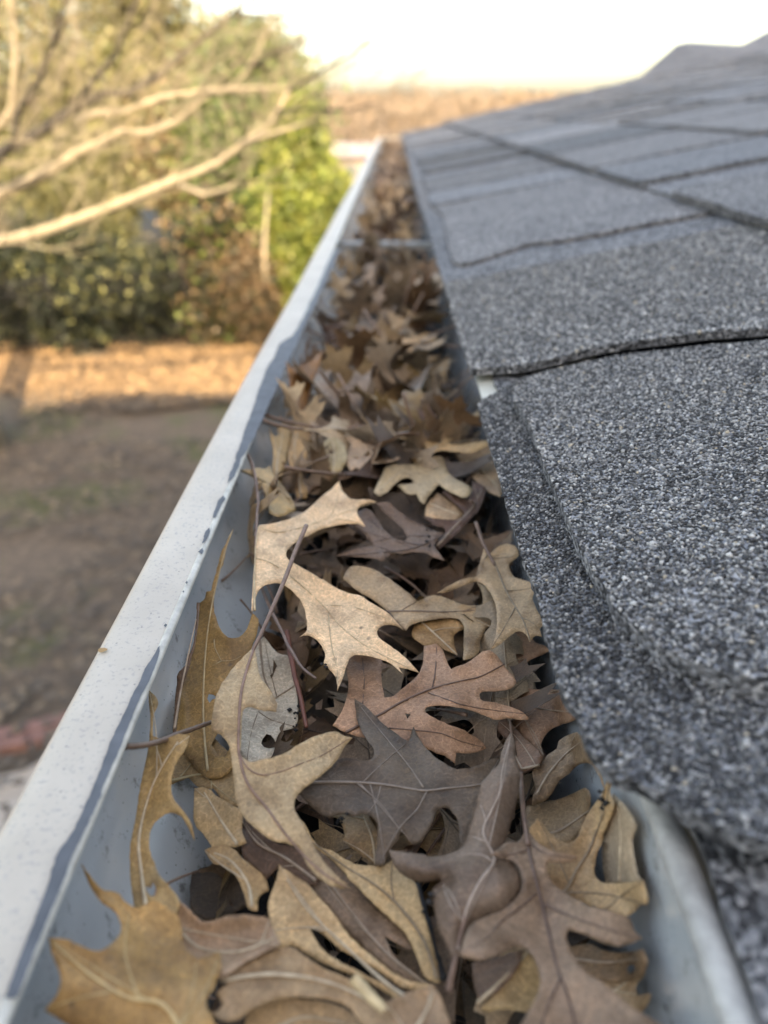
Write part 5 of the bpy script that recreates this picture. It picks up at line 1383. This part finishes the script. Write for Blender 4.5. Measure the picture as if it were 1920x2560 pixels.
brs = [branch([(-60, 1050), (150, 1010), (260, 975), (420, 915), (560, 860), (700, 800), (850, 745), (950, 700), (1050, 620), (1150, 560), (1200, 480), (1250, 395)], 7.6, 6.6, .055, .016, bt[2]),
       branch([(-60, 870), (150, 770), (250, 720), (350, 650), (450, 610), (520, 570), (650, 572), (760, 530), (850, 450), (920, 400)], 7.8, 7.0, .06, .014, bt[2] + Vector((0, 0, .3))),
       branch([(-40, 720), (60, 610), (75, 480), (170, 340), (230, 200), (270, 50), (300, -60)], 7.4, 6.8, .035, .012, bt[3], M_SHADEBARK),
       branch([(-40, 680), (60, 630), (200, 555), (350, 450), (450, 405), (560, 400), (680, 330), (800, 230), (940, 120), (1080, 0), (1200, -90)], 8.2, 7.6, .06, .013, bt[3], M_SHADEBARK),
       branch([(330, 450), (400, 350), (500, 240), (540, 130), (590, 0), (620, -80)], 8.0, 7.6, .032, .012, None, M_SHADEBARK),
       branch([(330, 520), (420, 490), (550, 480), (700, 420), (900, 390), (1000, 380), (1080, 290), (1150, 150), (1180, 60)], 7.6, 7.0, .034, .010),
       branch([(780, 800), (880, 840), (960, 820), (1020, 790)], 6.8, 6.7, .022, .009),
       branch([(-60, 600), (0, 540), (50, 470), (70, 250), (60, 60), (20, -60)], 7.0, 6.5, .03, .02, bt[3]),
       branch([(900, 400), (1100, 380), (1250, 385), (1340, 350)], 7.0, 6.8, .02, .008),
       branch([(1050, 620), (1200, 570), (1330, 530), (1480, 450)], 6.7, 6.4, .02, .008),
       branch([(1080, 290), (1250, 200), (1420, 110), (1560, 40), (1700, -40)], 7.0, 6.4, .016, .006, None, M_SHADEBARK),
       branch([(1250, 395), (1400, 300), (1560, 210), (1700, 150)], 6.6, 6.0, .014, .005, None, M_SHADEBARK),
       branch([(1000, 60), (1200, 70), (1400, 20), (1600, -60)], 7.4, 7.0, .016, .006, None, M_SHADEBARK),
       branch([(1200, 480), (1340, 470), (1500, 480), (1640, 440)], 6.6, 6.2, .013, .005, None, M_SHADEBARK)]
tw = []
rr = random.Random(3)
def grow(p, d, r, L, lev):
    n = 5
    pts = [p]; q = p.copy(); dd = d.copy()
    for i in range(n):
        dd = (dd + Vector((rr.uniform(-.22, .22), rr.uniform(-.22, .22), rr.uniform(-.14, .24)))).normalized()
        q = q + dd * (L / n); pts.append(q.copy())
    tw.append(tube(pts, [r * (1 - .75 * i / n) for i in range(n + 1)], 4, False))
    if lev > 0:
        for i in range(1, n + 1):
            if rr.random() < .8:
                nd = (dd + Vector((rr.uniform(-.9, .9), rr.uniform(-.6, .6), rr.uniform(-.5, .8)))).normalized()
                grow(pts[i], nd, r * .55, L * rr.uniform(.45, .75), lev - 1)
for W, R in brs:
    for i in range(2, len(W)):
        d = (W[i] - W[i - 1]).normalized()
        for _ in range(1):
            nd = (d + Vector((rr.uniform(-.5, .9), rr.uniform(-.6, .4), rr.uniform(-.6, .8)))).normalized()
            grow(W[i], nd, max(.004, R[i] * .25), rr.uniform(.5, 1.2), 2)
        grow(W[i], (d + Vector((rr.uniform(.1, .9), rr.uniform(-.6, .4), rr.uniform(-.3, .8)))).normalized(), .004, rr.uniform(.6, 1.4), 1)
o = add_obj('twigs', mesh('twigs', *join(tw)), M_PALEBARK, bare)
o['kind'] = 'stuff'

# far house, hill and winter woods
M_PALEROOF = simple_mat('far_roof', (.15, .13, .135), .8, .15, 2)
M_PALEWALL = simple_mat('far_wall', (.16, .135, .12), .8, .1, 2)
hp = at_y(872, 400, 42)
fh = thing('far_house', 'small distant house with pale lavender roof beyond the evergreen', 'house', (hp.x, 42, ground_z))
hz = at_y(872, 388, 42).z - ground_z; hr = at_y(872, 358, 42).z - ground_z
add_obj('wall', mesh('wall', *box(-2.4, 2.4, -1.5, 3, 0, hz), smooth=False), M_PALEWALL, fh)
rv = [(-2.8, -1.9, hz), (2.8, -1.9, hz), (2.8, .8, hr), (-2.8, .8, hr), (-2.8, 3.4, hz), (2.8, 3.4, hz)]
add_obj('roof', mesh('roof', rv, [(0, 1, 2, 3), (3, 2, 5, 4), (0, 3, 4), (1, 5, 2), (0, 4, 5, 1)], False), M_PALEROOF, fh)
for wx in (-1.3, .2, 1.4): add_obj('window', mesh('window', *box(wx - .3, wx + .3, -1.53, -1.48, hz * .45, hz * .78), smooth=False), simple_mat('far_window', (.05, .06, .07), .2), fh)
hv, hf = [], []
for i in range(41):
    x = -160 + 320 * i / 40
    zt = ground_z + 2.6 + .8 * mnoise.noise(Vector((x * .03, 3, 0))) + (x + 0) * .004
    for (yy, z) in ((70, ground_z - .5), (95, ground_z + 1.2), (130, zt), (190, zt - 2)): hv.append((x, yy, z))
for i in range(40):
    for k in range(3): hf.append((i * 4 + k, (i + 1) * 4 + k, (i + 1) * 4 + k + 1, i * 4 + k + 1))
tag(add_obj('hill', mesh('hill', hv, hf), simple_mat('hill_ground', (.12, .09, .06), .9, .3, .3)), 'low brown hill on the horizon', None, None, 'structure')
n_ = 60000
x = rng.uniform(-90, 60, n_); yy = rng.uniform(72, 135, n_)
tx = np.round(x / 4) * 4 + rng.normal(0, 1.2, n_)
top = np.array([1.6 + 1.6 * mnoise.noise(Vector((math.floor(a / 4) * 1.3, math.floor(b / 20) * .9, 0))) for a, b in zip(x, yy)])
gz = np.interp(yy, [70, 95, 130], [ground_z, ground_z + 1.2, ground_z + 2.6])
c = np.stack([tx, yy, gz + rng.uniform(0, 1, n_) ** .8 * (top + 2.0)], 1)
a = rng.normal(0, 1, (n_, 3)) * np.array([.5, .5, 1]); a /= np.linalg.norm(a, axis=1)[:, None]
b = np.cross(a, rng.normal(0, 1, (n_, 3))); b /= np.linalg.norm(b, axis=1)[:, None]
s = rng.uniform(.3, .8, (n_, 1))
V = np.stack([c - a * s, c + b * s * .12, c + a * s, c - b * s * .12], 1).reshape(-1, 3)
T = (np.array([(0, 1, 2), (0, 2, 3)])[None] + (np.arange(n_) * 4)[:, None, None]).reshape(-1, 3)
me = fast_mesh('winter_woods', V, T)
vcol(me, np.array([(.085, .062, .044), (.105, .078, .054), (.065, .05, .038)])[rng.integers(0, 3, n_)], 4)
tag(add_obj('winter_woods', me, M_VCOL), 'orange-brown bare woods on the far hill', 'woods', None, 'stuff')

# ------------------------------------------------------------------ labels that would be the same are told apart by their order from the viewer
same = {}
for o in bpy.data.objects:
    if o.parent is None and o.get('category') == 'leaf':
        same.setdefault(o['label'], []).append(o)
ORD = ('nearest', 'second nearest', 'third nearest', 'fourth nearest', 'fifth nearest', 'sixth nearest')
for lb, L in same.items():
    if len(L) > 1:
        L.sort(key=lambda o: o.location.y)
        for o, w in zip(L, ORD):
            o['label'] = lb.replace('stalk toward the', 'stalk to').replace('half buried', 'buried') + ', ' + w
